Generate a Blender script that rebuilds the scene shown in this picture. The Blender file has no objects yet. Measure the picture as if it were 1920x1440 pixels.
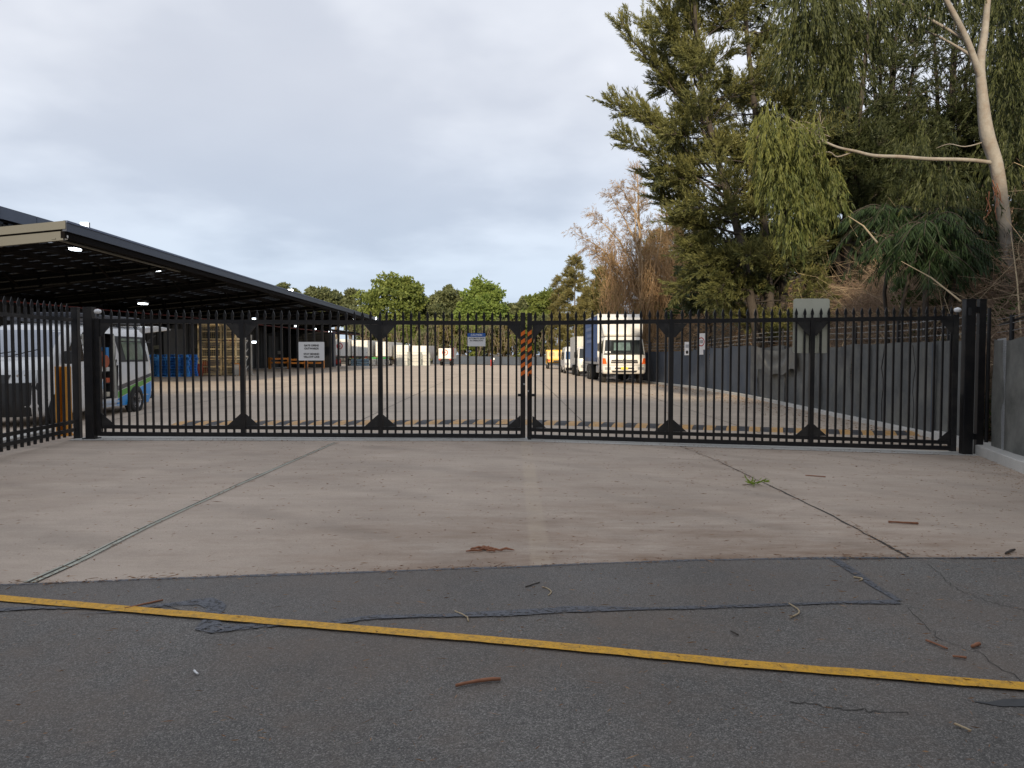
import bpy, math, random
import numpy as np
from mathutils import Vector, Matrix

random.seed(7)
rng = np.random.default_rng(11)
R = math.radians
scene = bpy.context.scene
col = scene.collection

# ---------------------------------------------------------------- camera
EYE, FPX = 1.6, 1400.0
PITCH = math.atan(55 / FPX)
cam_d = bpy.data.cameras.new('camera')
cam = bpy.data.objects.new('camera', cam_d)
col.objects.link(cam)
cam.location = (0, 0, EYE)
cam.rotation_euler = (R(90) - PITCH, 0, 0)
cam_d.sensor_width = 36
cam_d.lens = 36 * FPX / 1920
cam_d.clip_end = 4000
cam_d.clip_start = 0.05
scene.camera = cam

# ---------------------------------------------------------------- light
SUN_EL, SUN_AZ = R(20), R(4)       # light travels towards +Y and a little +X
world = bpy.data.worlds.new("World")
scene.world = world
world.use_nodes = True
wn, wl = world.node_tree.nodes, world.node_tree.links
wn.clear()
w_out = wn.new('ShaderNodeOutputWorld')
w_bg = wn.new('ShaderNodeBackground')
w_bg.inputs['Strength'].default_value = 0.1
w_sky = wn.new('ShaderNodeTexSky')
w_sky.sky_type = 'NISHITA'
w_sky.sun_disc = False
w_sky.sun_elevation = SUN_EL
w_sky.sun_rotation = R(180) + SUN_AZ
w_tc = wn.new('ShaderNodeTexCoord')
w_sep = wn.new('ShaderNodeSeparateXYZ')
wl.new(w_tc.outputs['Generated'], w_sep.inputs[0])
def wmath(op, a, b=None):
    n = wn.new('ShaderNodeMath'); n.operation = op
    for i, v in enumerate((a, b)):
        if v is None: continue
        if isinstance(v, (int, float)): n.inputs[i].default_value = v
        else: wl.new(v, n.inputs[i])
    return n.outputs[0]
zc = wmath('ADD', wmath('MAXIMUM', w_sep.outputs[2], 0.0), 0.22)
w_cmb = wn.new('ShaderNodeCombineXYZ')
wl.new(wmath('DIVIDE', w_sep.outputs[0], zc), w_cmb.inputs[0])
wl.new(wmath('DIVIDE', w_sep.outputs[1], zc), w_cmb.inputs[1])
def wnoise(scale, detail, rough, off):
    mp = wn.new('ShaderNodeMapping'); mp.inputs['Location'].default_value = off
    wl.new(w_cmb.outputs[0], mp.inputs[0])
    n = wn.new('ShaderNodeTexNoise'); n.inputs['Scale'].default_value = scale
    n.inputs['Detail'].default_value = detail; n.inputs['Roughness'].default_value = rough
    wl.new(mp.outputs[0], n.inputs['Vector'])
    return n.outputs[0]
cl = wnoise(0.95, 5, 0.5, (3.1, 1.7, 0))
cl2 = wnoise(2.6, 4, 0.5, (0.4, 7.7, 2))
cmix = wmath('ADD', wmath('MULTIPLY', cl, 0.75), wmath('MULTIPLY', cl2, 0.25))
w_ramp = wn.new('ShaderNodeValToRGB')
w_ramp.color_ramp.interpolation = 'B_SPLINE'
e = w_ramp.color_ramp.elements
e[0].position = 0.42; e[0].color = (0.46, 0.485, 0.55, 1)
e[1].position = 0.58; e[1].color = (0.73, 0.745, 0.785, 1)
wl.new(cmix, w_ramp.inputs[0])
# the cloud deck is thinner and bluer towards the horizon
w_hor = wn.new('ShaderNodeValToRGB')
w_hor.color_ramp.interpolation = 'EASE'
h = w_hor.color_ramp.elements
h[0].position = 0.0; h[0].color = (0.66, 0.76, 0.88, 1)
h[1].position = 0.36; h[1].color = (1, 1, 1, 1)
wl.new(w_sep.outputs[2], w_hor.inputs[0])
w_mul = wn.new('ShaderNodeMix'); w_mul.data_type = 'RGBA'; w_mul.blend_type = 'MULTIPLY'
w_mul.inputs[0].default_value = 1
wl.new(w_ramp.outputs[0], w_mul.inputs[6]); wl.new(w_hor.outputs[0], w_mul.inputs[7])
w_sc = wn.new('ShaderNodeVectorMath'); w_sc.operation = 'SCALE'; w_sc.inputs['Scale'].default_value = 12.6
wl.new(w_mul.outputs[2], w_sc.inputs[0])
w_mix = wn.new('ShaderNodeMix'); w_mix.data_type = 'RGBA'
w_mix.inputs[0].default_value = 0.88
wl.new(w_sky.outputs[0], w_mix.inputs[6]); wl.new(w_sc.outputs[0], w_mix.inputs[7])
wl.new(w_mix.outputs[2], w_bg.inputs['Color'])
wl.new(w_bg.outputs[0], w_out.inputs[0])

sun_d = bpy.data.lights.new('sun', 'SUN')
sun_d.energy = 4.2
sun_d.angle = R(2)
sun_d.color = (1.0, 0.83, 0.60)
sun = bpy.data.objects.new('sun', sun_d)
col.objects.link(sun)
ld = Vector((math.sin(SUN_AZ) * math.cos(SUN_EL), math.cos(SUN_AZ) * math.cos(SUN_EL), -math.sin(SUN_EL)))
sun.rotation_euler = ld.to_track_quat('-Z', 'Y').to_euler()
sun.location = (-20, -20, 40)

vs = scene.view_settings
vs.view_transform = 'Standard'
vs.look = 'None'
vs.exposure = 0.18
vs.gamma = 1.0
vs.use_curve_mapping = False

# ---------------------------------------------------------------- ground shape and projection helpers
GY = np.array([-400, 5.6, 8, 13, 17, 25, 40, 80, 125, 160, 4000.0])
GX = np.array([-10.0, 0.0, 8.0])
GZ = np.array([[0, 0, 0], [0, 0, 0], [.05, .04, -.04], [.14, .13, -.14], [.09, .14, -.13], [.26, .15, -.08],
               [.42, .2, 0], [.25, .02, -.08], [-.05, -.2, -.2], [-.2, -.3, -.3], [-.2, -.3, -.3]])
def gz(x, y):
    x = np.asarray(x, float); y = np.asarray(y, float)
    xc = np.clip(x, -10, 8)
    cols = [np.interp(y, GY, GZ[:, i]) for i in range(3)]
    a = np.clip((xc + 10) / 10, 0, 1); b = np.clip(xc / 8, 0, 1)
    return np.where(xc < 0, cols[0] * (1 - a) + cols[1] * a, cols[1] * (1 - b) + cols[2] * b)
def g(x, y):
    return float(gz(x, y))
def ray(px, py):
    dx = (px - 960) / FPX; dy = (720 - py) / FPX
    return Vector((dx, math.cos(PITCH) + dy * math.sin(PITCH), -math.sin(PITCH) + dy * math.cos(PITCH)))
def P(px, py, Y):
    d = ray(px, py)
    return Vector((0, 0, EYE)) + d * (Y / d.y)
def G(px, py):
    d = ray(px, py); t = 0.5
    for i in range(4000):
        p = Vector((0, 0, EYE)) + d * t
        if p.z <= g(p.x, p.y): break
        t += 0.02 if t < 40 else 0.2
    return (p.x, p.y)
def X(px, Y): return P(px, 665, Y).x
def Zp(py, Y): return P(960, py, Y).z

FENCE = [(6.2, 6.8), (7.0, 9.3), (7.62, 11.07), (8.35, 13.1), (8.87, 15.3), (8.97, 17.5), (9.07, 22), (9.3, 29), (8.87, 36.5),
         (7.75, 42), (7.62, 52), (7.6, 62), (7.5, 90), (7.0, 125)]
def fence_x(y):
    return np.interp(y, [p[1] for p in FENCE], [p[0] for p in FENCE])

# ---------------------------------------------------------------- materials
MATS = {}
def newmat(name):
    m = bpy.data.materials.new(name); m.use_nodes = True
    nt = m.node_tree
    b = nt.nodes.get('Principled BSDF')
    return m, nt, b
def pmat(name, c, rough=0.6, metal=0.0, var=0.12, vscale=3.0, bump=0.0, bscale=40.0, spec=0.5, dirt=None, dirt_amt=0.3, emit=None, es=0.0, coat=0.0):
    if name in MATS: return MATS[name]
    m, nt, b = newmat(name)
    N, L = nt.nodes, nt.links
    tc = N.new('ShaderNodeTexCoord')
    n1 = N.new('ShaderNodeTexNoise'); n1.inputs['Scale'].default_value = vscale; n1.inputs['Detail'].default_value = 6
    n1.inputs['Roughness'].default_value = 0.65
    L.new(tc.outputs['Object'], n1.inputs['Vector'])
    mr = N.new('ShaderNodeMapRange'); mr.inputs[1].default_value = 0.25; mr.inputs[2].default_value = 0.75
    mr.inputs[3].default_value = 1 - var; mr.inputs[4].default_value = 1 + var
    L.new(n1.outputs[0], mr.inputs[0])
    mx = N.new('ShaderNodeVectorMath'); mx.operation = 'SCALE'
    mx.inputs[0].default_value = c[:3]
    L.new(mr.outputs[0], mx.inputs['Scale'])
    outc = mx.outputs[0]
    if dirt:
        n2 = N.new('ShaderNodeTexNoise'); n2.inputs['Scale'].default_value = vscale * 0.7; n2.inputs['Detail'].default_value = 8
        n2.inputs['Roughness'].default_value = 0.7
        mp = N.new('ShaderNodeMapping'); mp.inputs['Location'].default_value = (5.3, 2.1, 9.9)
        L.new(tc.outputs['Object'], mp.inputs[0]); L.new(mp.outputs[0], n2.inputs['Vector'])
        r2 = N.new('ShaderNodeMapRange'); r2.inputs[1].default_value = 0.45; r2.inputs[2].default_value = 0.7
        r2.inputs[3].default_value = 0; r2.inputs[4].default_value = dirt_amt
        L.new(n2.outputs[0], r2.inputs[0])
        mm = N.new('ShaderNodeMix'); mm.data_type = 'RGBA'
        L.new(r2.outputs[0], mm.inputs[0]); L.new(outc, mm.inputs[6]); mm.inputs[7].default_value = (*dirt, 1)
        outc = mm.outputs[2]
    L.new(outc, b.inputs['Base Color'])
    b.inputs['Roughness'].default_value = rough
    b.inputs['Metallic'].default_value = metal
    b.inputs['Specular IOR Level'].default_value = spec
    b.inputs['Coat Weight'].default_value = coat
    if bump > 0:
        n3 = N.new('ShaderNodeTexNoise'); n3.inputs['Scale'].default_value = bscale; n3.inputs['Detail'].default_value = 4
        L.new(tc.outputs['Object'], n3.inputs['Vector'])
        bp = N.new('ShaderNodeBump'); bp.inputs['Strength'].default_value = bump; bp.inputs['Distance'].default_value = 0.02
        L.new(n3.outputs[0], bp.inputs['Height']); L.new(bp.outputs[0], b.inputs['Normal'])
    if emit:
        b.inputs['Emission Color'].default_value = (*emit, 1); b.inputs['Emission Strength'].default_value = es
    MATS[name] = m
    return m

def leafmat(name, c1, c2, trans=0.35, rough=0.55):
    if name in MATS: return MATS[name]
    m, nt, b = newmat(name)
    N, L = nt.nodes, nt.links
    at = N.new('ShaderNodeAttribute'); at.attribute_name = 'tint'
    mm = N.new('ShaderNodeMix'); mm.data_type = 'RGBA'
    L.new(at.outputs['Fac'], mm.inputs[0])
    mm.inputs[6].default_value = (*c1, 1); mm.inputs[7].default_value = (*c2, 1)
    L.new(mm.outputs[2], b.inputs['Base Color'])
    b.inputs['Roughness'].default_value = rough
    b.inputs['Specular IOR Level'].default_value = 0.3
    tr = N.new('ShaderNodeBsdfTranslucent')
    L.new(mm.outputs[2], tr.inputs['Color'])
    ms = N.new('ShaderNodeMixShader'); ms.inputs[0].default_value = trans
    L.new(b.outputs[0], ms.inputs[1]); L.new(tr.outputs[0], ms.inputs[2])
    out = nt.nodes.get('Material Output')
    L.new(ms.outputs[0], out.inputs[0])
    MATS[name] = m
    return m

def asphalt_mat(name, lo, hi, scale, bump, tint=(1.0, 0.99, 0.98), brown=0.25):
    m, nt, b = newmat(name)
    N, L = nt.nodes, nt.links
    tc = N.new('ShaderNodeTexCoord')
    v = N.new('ShaderNodeTexVoronoi'); v.inputs['Scale'].default_value = scale; v.inputs['Randomness'].default_value = 1
    nz = N.new('ShaderNodeTexNoise'); nz.inputs['Scale'].default_value = scale * 0.6; nz.inputs['Detail'].default_value = 2
    ad = N.new('ShaderNodeMixRGB'); ad.inputs[0].default_value = 0.02
    L.new(tc.outputs['Object'], ad.inputs[1]); L.new(tc.outputs['Object'], nz.inputs['Vector']); L.new(nz.outputs[1], ad.inputs[2])
    L.new(ad.outputs[0], v.inputs['Vector'])
    sp = N.new('ShaderNodeSeparateColor'); L.new(v.outputs['Color'], sp.inputs[0])
    pw = N.new('ShaderNodeMath'); pw.operation = 'POWER'; pw.inputs[1].default_value = 2.4
    L.new(sp.outputs[0], pw.inputs[0])
    mr = N.new('ShaderNodeMapRange'); mr.inputs[3].default_value = lo; mr.inputs[4].default_value = hi
    L.new(pw.outputs[0], mr.inputs[0])
    # dark binder between the stones
    ed = N.new('ShaderNodeMapRange'); ed.inputs[1].default_value = 0.25; ed.inputs[2].default_value = 0.75
    ed.inputs[3].default_value = 1.0; ed.inputs[4].default_value = 0.45
    L.new(v.outputs['Distance'], ed.inputs[0])
    m1 = N.new('ShaderNodeMath'); m1.operation = 'MULTIPLY'; L.new(mr.outputs[0], m1.inputs[0]); L.new(ed.outputs[0], m1.inputs[1])
    big = N.new('ShaderNodeTexNoise'); big.inputs['Scale'].default_value = 0.55; big.inputs['Detail'].default_value = 7; big.inputs['Roughness'].default_value = 0.6
    L.new(tc.outputs['Object'], big.inputs['Vector'])
    br = N.new('ShaderNodeMapRange'); br.inputs[1].default_value = 0.3; br.inputs[2].default_value = 0.7
    br.inputs[3].default_value = 0.78; br.inputs[4].default_value = 1.2
    L.new(big.outputs[0], br.inputs[0])
    m2 = N.new('ShaderNodeMath'); m2.operation = 'MULTIPLY'; L.new(m1.outputs[0], m2.inputs[0]); L.new(br.outputs[0], m2.inputs[1])
    cc = N.new('ShaderNodeVectorMath'); cc.operation = 'SCALE'; cc.inputs[0].default_value = tint; L.new(m2.outputs[0], cc.inputs['Scale'])
    # brown dust
    d = N.new('ShaderNodeTexNoise'); d.inputs['Scale'].default_value = 0.9; d.inputs['Detail'].default_value = 9; d.inputs['Roughness'].default_value = 0.75
    mp = N.new('ShaderNodeMapping'); mp.inputs['Location'].default_value = (7, 3, 1); L.new(tc.outputs['Object'], mp.inputs[0]); L.new(mp.outputs[0], d.inputs['Vector'])
    dr = N.new('ShaderNodeMapRange'); dr.inputs[1].default_value = 0.42; dr.inputs[2].default_value = 0.68; dr.inputs[3].default_value = 0; dr.inputs[4].default_value = brown
    L.new(d.outputs[0], dr.inputs[0])
    mm = N.new('ShaderNodeMix'); mm.data_type = 'RGBA'; L.new(dr.outputs[0], mm.inputs[0]); L.new(cc.outputs[0], mm.inputs[6])
    mm.inputs[7].default_value = (0.15, 0.115, 0.09, 1)
    L.new(mm.outputs[2], b.inputs['Base Color'])
    b.inputs['Roughness'].default_value = 0.72
    b.inputs['Specular IOR Level'].default_value = 0.4
    bp = N.new('ShaderNodeBump'); bp.inputs['Strength'].default_value = bump; bp.inputs['Distance'].default_value = 0.004
    bp.invert = True
    L.new(v.outputs['Distance'], bp.inputs['Height']); L.new(bp.outputs[0], b.inputs['Normal'])
    return m

def concrete_mat(name, c, warm, streak=0.2, stains=0.4, edge=False, var=0.16):
    m, nt, b = newmat(name)
    N, L = nt.nodes, nt.links
    tc = N.new('ShaderNodeTexCoord')
    def noise(scale, detail, rough, loc=(0, 0, 0), sc=(1, 1, 1)):
        mp = N.new('ShaderNodeMapping'); mp.inputs['Location'].default_value = loc; mp.inputs['Scale'].default_value = sc
        n = N.new('ShaderNodeTexNoise'); n.inputs['Scale'].default_value = scale; n.inputs['Detail'].default_value = detail; n.inputs['Roughness'].default_value = rough
        L.new(tc.outputs['Object'], mp.inputs[0]); L.new(mp.outputs[0], n.inputs['Vector'])
        return n.outputs[0]
    def mrange(s, a, b2, c2, d2):
        n = N.new('ShaderNodeMapRange'); L.new(s, n.inputs[0])
        for i, v in zip((1, 2, 3, 4), (a, b2, c2, d2)): n.inputs[i].default_value = v
        return n.outputs[0]
    def mul(a, b2):
        n = N.new('ShaderNodeMath'); n.operation = 'MULTIPLY'; L.new(a, n.inputs[0]); L.new(b2, n.inputs[1]); return n.outputs[0]
    big = mrange(noise(0.45, 8, 0.62), 0.3, 0.7, 1 - var, 1 + var)
    fine = mrange(noise(60, 4, 0.7), 0.25, 0.75, 0.88, 1.12)
    grit = mrange(noise(240, 2, 0.6), 0.3, 0.7, 0.84, 1.14)
    stk = mrange(noise(1.2, 8, 0.75, (1, 2, 3), (0.7, 4, 1)), 0.35, 0.65, 1 - streak, 1 + streak * 0.5)
    f = mul(mul(mul(big, fine), grit), stk)
    cc = N.new('ShaderNodeVectorMath'); cc.operation = 'SCALE'; cc.inputs[0].default_value = c; L.new(f, cc.inputs['Scale'])
    st = mrange(noise(0.55, 10, 0.72, (4, 9, 2), (0.8, 1.5, 1)), 0.44, 0.68, 0, stains)
    st2 = mrange(noise(2.3, 10, 0.8, (14, 3, 2), (1, 2.5, 1)), 0.5, 0.75, 0.25, 1)
    sm = mul(st, st2)
    mm = N.new('ShaderNodeMix'); mm.data_type = 'RGBA'; L.new(sm, mm.inputs[0]); L.new(cc.outputs[0], mm.inputs[6]); mm.inputs[7].default_value = (*warm, 1)
    # small dark specks
    v = N.new('ShaderNodeTexVoronoi'); v.inputs['Scale'].default_value = 9
    L.new(tc.outputs['Object'], v.inputs['Vector'])
    sk = mrange(v.outputs['Distance'], 0.02, 0.07, 0.55, 0)
    m3 = N.new('ShaderNodeMix'); m3.data_type = 'RGBA'; L.new(sk, m3.inputs[0]); L.new(mm.outputs[2], m3.inputs[6]); m3.inputs[7].default_value = (0.12, 0.09, 0.07, 1)
    last = m3.outputs[2]
    if edge:
        sx = N.new('ShaderNodeSeparateXYZ'); L.new(tc.outputs['Object'], sx.inputs[0])
        near = mrange(sx.outputs[1], 5.4, 9.0, 1, 0)
        xr = mrange(sx.outputs[0], -2.2, -.2, 0, 1); xr2 = mrange(sx.outputs[0], 3.4, 5.0, 1, 0)
        bl = mrange(noise(1.1, 12, 0.78, (9, 4, 2), (0.5, 1.6, 1)), 0.42, 0.66, 0, 1)
        msk = mul(mul(near, bl), mul(xr, xr2))
        m4 = N.new('ShaderNodeMix'); m4.data_type = 'RGBA'; L.new(msk, m4.inputs[0]); L.new(last, m4.inputs[6]); m4.inputs[7].default_value = (0.19, 0.115, 0.07, 1)
        s1 = mrange(sx.outputs[0], .13, .16, 0, 1); s2 = mrange(sx.outputs[0], .29, .33, 1, 0)
        bl2 = mrange(noise(2.0, 8, 0.7, (1, 4, 7)), 0.35, 0.6, 0.05, 0.40)
        m5 = N.new('ShaderNodeMix'); m5.data_type = 'RGBA'; L.new(mul(mul(s1, s2), bl2), m5.inputs[0]); L.new(m4.outputs[2], m5.inputs[6]); m5.inputs[7].default_value = (0.50, 0.41, 0.30, 1)
        # old tyre sweeps
        wv = N.new('ShaderNodeTexWave'); wv.wave_type = 'RINGS'; wv.rings_direction = 'Z'; wv.inputs['Scale'].default_value = 0.22; wv.inputs['Distortion'].default_value = 2.5; wv.inputs['Detail'].default_value = 4; wv.inputs['Detail Scale'].default_value = .6
        mpw = N.new('ShaderNodeMapping'); mpw.inputs['Location'].default_value = (9, 3, 0); L.new(tc.outputs['Object'], mpw.inputs[0]); L.new(mpw.outputs[0], wv.inputs['Vector'])
        tm = mul(mrange(wv.outputs['Fac'], 0.8, 1.0, 0, 1), mrange(noise(0.8, 8, 0.7, (3, 1, 7)), 0.4, 0.65, 0, .28))
        m6 = N.new('ShaderNodeMix'); m6.data_type = 'RGBA'; L.new(tm, m6.inputs[0]); L.new(m5.outputs[2], m6.inputs[6]); m6.inputs[7].default_value = (0.14, 0.12, 0.10, 1)
        last = m6.outputs[2]
    L.new(last, b.inputs['Base Color'])
    b.inputs['Roughness'].default_value = 0.8
    b.inputs['Specular IOR Level'].default_value = 0.35
    bp = N.new('ShaderNodeBump'); bp.inputs['Strength'].default_value = 0.35; bp.inputs['Distance'].default_value = 0.004
    L.new(noise(90, 5, 0.7, (0, 0, 0), (0.5, 2, 1)), bp.inputs['Height']); L.new(bp.outputs[0], b.inputs['Normal'])
    return m

M_asph = asphalt_mat('asphalt_coarse', 0.115, 0.31, 155, 0.5, (1.0, 0.94, 0.87), 0.65)
M_patch = asphalt_mat('asphalt_patch', 0.115, 0.30, 200, 0.3, (1.0, 0.93, 0.865), 0.4)
M_apron = concrete_mat('apron_concrete', (0.43, 0.355, 0.29), (0.22, 0.145, 0.095), 0.10, 0.8, edge=True)
M_yard = concrete_mat('yard_concrete', (0.46, 0.385, 0.31), (0.22, 0.16, 0.12), 0.12, 0.35)
M_pale = concrete_mat('pale_concrete', (0.52, 0.51, 0.48), (0.30, 0.27, 0.22), 0.08, 0.3)
M_seal = pmat('bitumen_seal', (0.085, 0.09, 0.105), 0.6, var=0.25, vscale=14, bump=0.3, bscale=90)
M_black = pmat('black_gate_paint', (0.008, 0.008, 0.010), 0.42, 0.0, 0.25, 4, spec=0.45, dirt=(0.06, 0.05, 0.04), dirt_amt=0.3)
M_blackdusty = pmat('dusty_black_paint', (0.012, 0.012, 0.013), 0.5, 0.0, 0.3, 6, dirt=(0.10, 0.09, 0.08), dirt_amt=0.3)
M_white = pmat('white_paint', (0.74, 0.73, 0.70), 0.35, var=0.04, vscale=2, coat=0.3, dirt=(0.45, 0.42, 0.36), dirt_amt=0.25)
M_vanwhite = pmat('van_white_paint', (0.70, 0.71, 0.72), 0.25, var=0.03, vscale=1.5, coat=0.6, dirt=(0.5, 0.48, 0.45), dirt_amt=0.2)
M_offwhite = pmat('off_white_panel', (0.62, 0.61, 0.57), 0.55, var=0.08, vscale=1.5, dirt=(0.35, 0.31, 0.26), dirt_amt=0.35)
M_glass = pmat('dark_glass', (0.02, 0.025, 0.028), 0.08, 0.0, 0.1, 1.0, spec=0.8)
M_screen = pmat('sunshade_glass', (0.33, 0.36, 0.42), 0.12, 0.0, 0.06, 1.0, spec=0.7)
M_rubber = pmat('tyre_rubber', (0.018, 0.018, 0.018), 0.85, var=0.2, vscale=9)
M_plastic = pmat('dark_plastic', (0.022, 0.023, 0.025), 0.6, var=0.15, vscale=6)
M_steel = pmat('wheel_alloy', (0.42, 0.42, 0.43), 0.35, 0.8, 0.1, 6)
M_galv = pmat('galvanised_steel', (0.42, 0.43, 0.44), 0.45, 0.6, 0.15, 8)
M_blue = pmat('blue_print', (0.02, 0.32, 0.85), 0.3, var=0.04, coat=0.4)
M_green = pmat('green_print', (0.08, 0.36, 0.04), 0.3, var=0.04, coat=0.4)
M_navy = pmat('navy_print', (0.03, 0.035, 0.06), 0.3, var=0.05, coat=0.4)
M_curtain = pmat('blue_curtain', (0.045, 0.10, 0.26), 0.55, var=0.15, vscale=1.2, bump=0.3, bscale=3)
M_pallet = pmat('blue_pallet_paint', (0.05, 0.33, 0.95), 0.65, var=0.3, vscale=7, dirt=(0.02, 0.06, 0.2), dirt_amt=0.5)
M_gold = pmat('cream_cage_paint', (0.85, 0.68, 0.38), 0.55, var=0.25, vscale=4, dirt=(0.3, 0.14, 0.05), dirt_amt=0.45)
M_orange = pmat('orange_barrier_paint', (0.7, 0.25, 0.03), 0.45, var=0.12, vscale=4, dirt=(0.2, 0.1, 0.04), dirt_amt=0.35)
M_bollard = pmat('yellow_orange_paint', (0.62, 0.27, 0.02), 0.4, var=0.1, vscale=5, dirt=(0.25, 0.12, 0.03), dirt_amt=0.4)
M_tape = pmat('orange_tape', (0.80, 0.17, 0.02), 0.3, var=0.05, vscale=9)
M_line = pmat('yellow_line_paint', (0.66, 0.345, 0.015), 0.6, var=0.2, vscale=40, bump=0.4, bscale=120, dirt=(0.16, 0.11, 0.05), dirt_amt=0.65)
M_humpy = pmat('hump_yellow', (0.52, 0.30, 0.11), 0.6, var=0.2, vscale=9, dirt=(0.25, 0.17, 0.09), dirt_amt=0.6)
M_humpb = pmat('hump_black', (0.035, 0.036, 0.042), 0.7, var=0.25, vscale=9, dirt=(0.15, 0.13, 0.11), dirt_amt=0.4)
M_sealant = pmat('pale_green_sealant', (0.40, 0.41, 0.34), 0.6, var=0.2, vscale=6, dirt=(0.2, 0.2, 0.15), dirt_amt=0.5)
M_groove = pmat('dark_groove', (0.045, 0.04, 0.035), 0.9, var=0.3, vscale=20)
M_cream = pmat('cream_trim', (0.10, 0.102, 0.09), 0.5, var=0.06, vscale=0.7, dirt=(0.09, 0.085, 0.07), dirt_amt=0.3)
M_roof = pmat('dark_roof_steel', (0.035, 0.045, 0.07), 0.45, 0.3, 0.15, 1)
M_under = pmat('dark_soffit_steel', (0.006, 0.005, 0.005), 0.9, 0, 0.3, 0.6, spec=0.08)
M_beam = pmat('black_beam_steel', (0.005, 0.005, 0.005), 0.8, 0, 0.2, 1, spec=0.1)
M_wallm = pmat('charcoal_wall_cladding', (0.016, 0.017, 0.02), 0.6, 0.1, 0.15, 1)
M_navyw = pmat('navy_wall_cladding', (0.04, 0.05, 0.085), 0.5, 0.1, 0.1, 1)
M_lamp = pmat('lit_lamp', (0.9, 0.95, 1.0), 0.5, emit=(0.85, 0.93, 1.0), es=7.0)
M_signw = pmat('white_sign_face', (0.78, 0.79, 0.80), 0.4, var=0.02)
M_signblue = pmat('blue_sign_header', (0.03, 0.12, 0.42), 0.4, var=0.03)
M_ink = pmat('black_ink', (0.01, 0.01, 0.01), 0.6, var=0.0)
M_inkw = pmat('white_ink', (0.8, 0.85, 0.9), 0.6, var=0.0)
M_signback = pmat('sign_back_primer', (0.58, 0.59, 0.49), 0.55, var=0.05, vscale=4, dirt=(0.3, 0.3, 0.24), dirt_amt=0.2)
M_cloth1 = pmat('faded_grey_shade_cloth', (0.095, 0.10, 0.10), 0.9, var=0.45, vscale=1.1, bump=0.4, bscale=160, dirt=(0.19, 0.185, 0.16), dirt_amt=0.8)
M_cloth2 = pmat('blue_grey_shade_cloth', (0.06, 0.075, 0.10), 0.9, var=0.18, vscale=1.0, bump=0.3, bscale=120, dirt=(0.09, 0.095, 0.10), dirt_amt=0.35)
M_cloth3 = pmat('weathered_pale_shade_cloth', (0.16, 0.16, 0.145), 0.9, var=0.35, vscale=1.9, bump=0.4, bscale=160, dirt=(0.055, 0.06, 0.055), dirt_amt=0.85)
M_red = pmat('red_paint', (0.45, 0.03, 0.02), 0.4, var=0.1)
M_amber = pmat('amber_lens', (0.80, 0.13, 0.02), 0.2, var=0.05, coat=0.5)
M_yplate = pmat('yellow_plate', (0.70, 0.60, 0.05), 0.4, var=0.03)
M_yellow = pmat('yellow_truck_paint', (0.75, 0.42, 0.05), 0.4, var=0.08, coat=0.3)
M_chrome = pmat('chrome', (0.6, 0.6, 0.6), 0.2, 0.9, 0.03)
M_lens = pmat('clear_lens', (0.5, 0.52, 0.54), 0.1, 0.3, 0.1, 12, coat=0.6)
M_bark = pmat('dark_bark', (0.055, 0.045, 0.037), 0.9, var=0.35, vscale=6, bump=0.8, bscale=25)
M_bark2 = pmat('brown_grey_bark', (0.14, 0.11, 0.08), 0.9, var=0.3, vscale=6, bump=0.6, bscale=25)
M_gum = pmat('pale_gum_bark', (0.28, 0.26, 0.23), 0.8, var=0.28, vscale=3.5, bump=0.5, bscale=12, dirt=(0.20, 0.14, 0.10), dirt_amt=0.8)
M_deadwood = pmat('dead_wood', (0.36, 0.26, 0.16), 0.85, var=0.25, vscale=4)
M_deadtwig = pmat('dead_brown_twigs', (0.36, 0.23, 0.12), 0.9, var=0.35, vscale=3)
M_vine = pmat('dry_vine', (0.25, 0.175, 0.12), 0.9, var=0.4, vscale=1.3)
M_vinelight = pmat('pale_dry_vine', (0.42, 0.33, 0.21), 0.9, var=0.3, vscale=2)
M_soil = pmat('brown_soil', (0.075, 0.058, 0.038), 0.95, var=0.35, vscale=1.3, bump=0.8, bscale=9, dirt=(0.04, 0.05, 0.02), dirt_amt=0.6)
M_redbrown = pmat('red_brown_bark_strip', (0.27, 0.115, 0.06), 0.8, var=0.3, vscale=20)
L_cas = leafmat('casuarina_needles', (0.038, 0.055, 0.020), (0.24, 0.235, 0.08), 0.25)
L_casdark = leafmat('dark_casuarina_needles', (0.022, 0.034, 0.015), (0.082, 0.095, 0.036), 0.25)  # darker casuarina copy, shade of the bank put into its colour
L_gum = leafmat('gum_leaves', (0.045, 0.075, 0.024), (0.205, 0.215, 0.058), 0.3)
L_gumdark = leafmat('shaded_gum_leaves', (0.034, 0.048, 0.018), (0.125, 0.138, 0.044), 0.3)  # darker copy of the gum leaves, shade put into the colour
L_palm = leafmat('palm_fronds', (0.014, 0.030, 0.013), (0.046, 0.082, 0.028), 0.25)
L_olive = leafmat('olive_needles', (0.10, 0.10, 0.035), (0.27, 0.235, 0.09), 0.3)
L_brown = leafmat('dead_needles', (0.22, 0.14, 0.065), (0.42, 0.29, 0.15), 0.25)
L_lime = leafmat('lime_leaves', (0.11, 0.19, 0.02), (0.30, 0.40, 0.05), 0.4)
L_far1 = leafmat('far_green_leaves', (0.08, 0.12, 0.025), (0.26, 0.30, 0.08), 0.35)
L_far2 = leafmat('far_bright_leaves', (0.10, 0.16, 0.03), (0.27, 0.34, 0.085), 0.35)
L_far3 = leafmat('far_grey_green_leaves', (0.08, 0.10, 0.045), (0.22, 0.24, 0.11), 0.35)
L_bush = leafmat('bush_leaves', (0.025, 0.05, 0.012), (0.09, 0.14, 0.03), 0.3)
L_dryleaf = leafmat('dry_leaves', (0.16, 0.075, 0.035), (0.34, 0.20, 0.10), 0.1)

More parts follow.
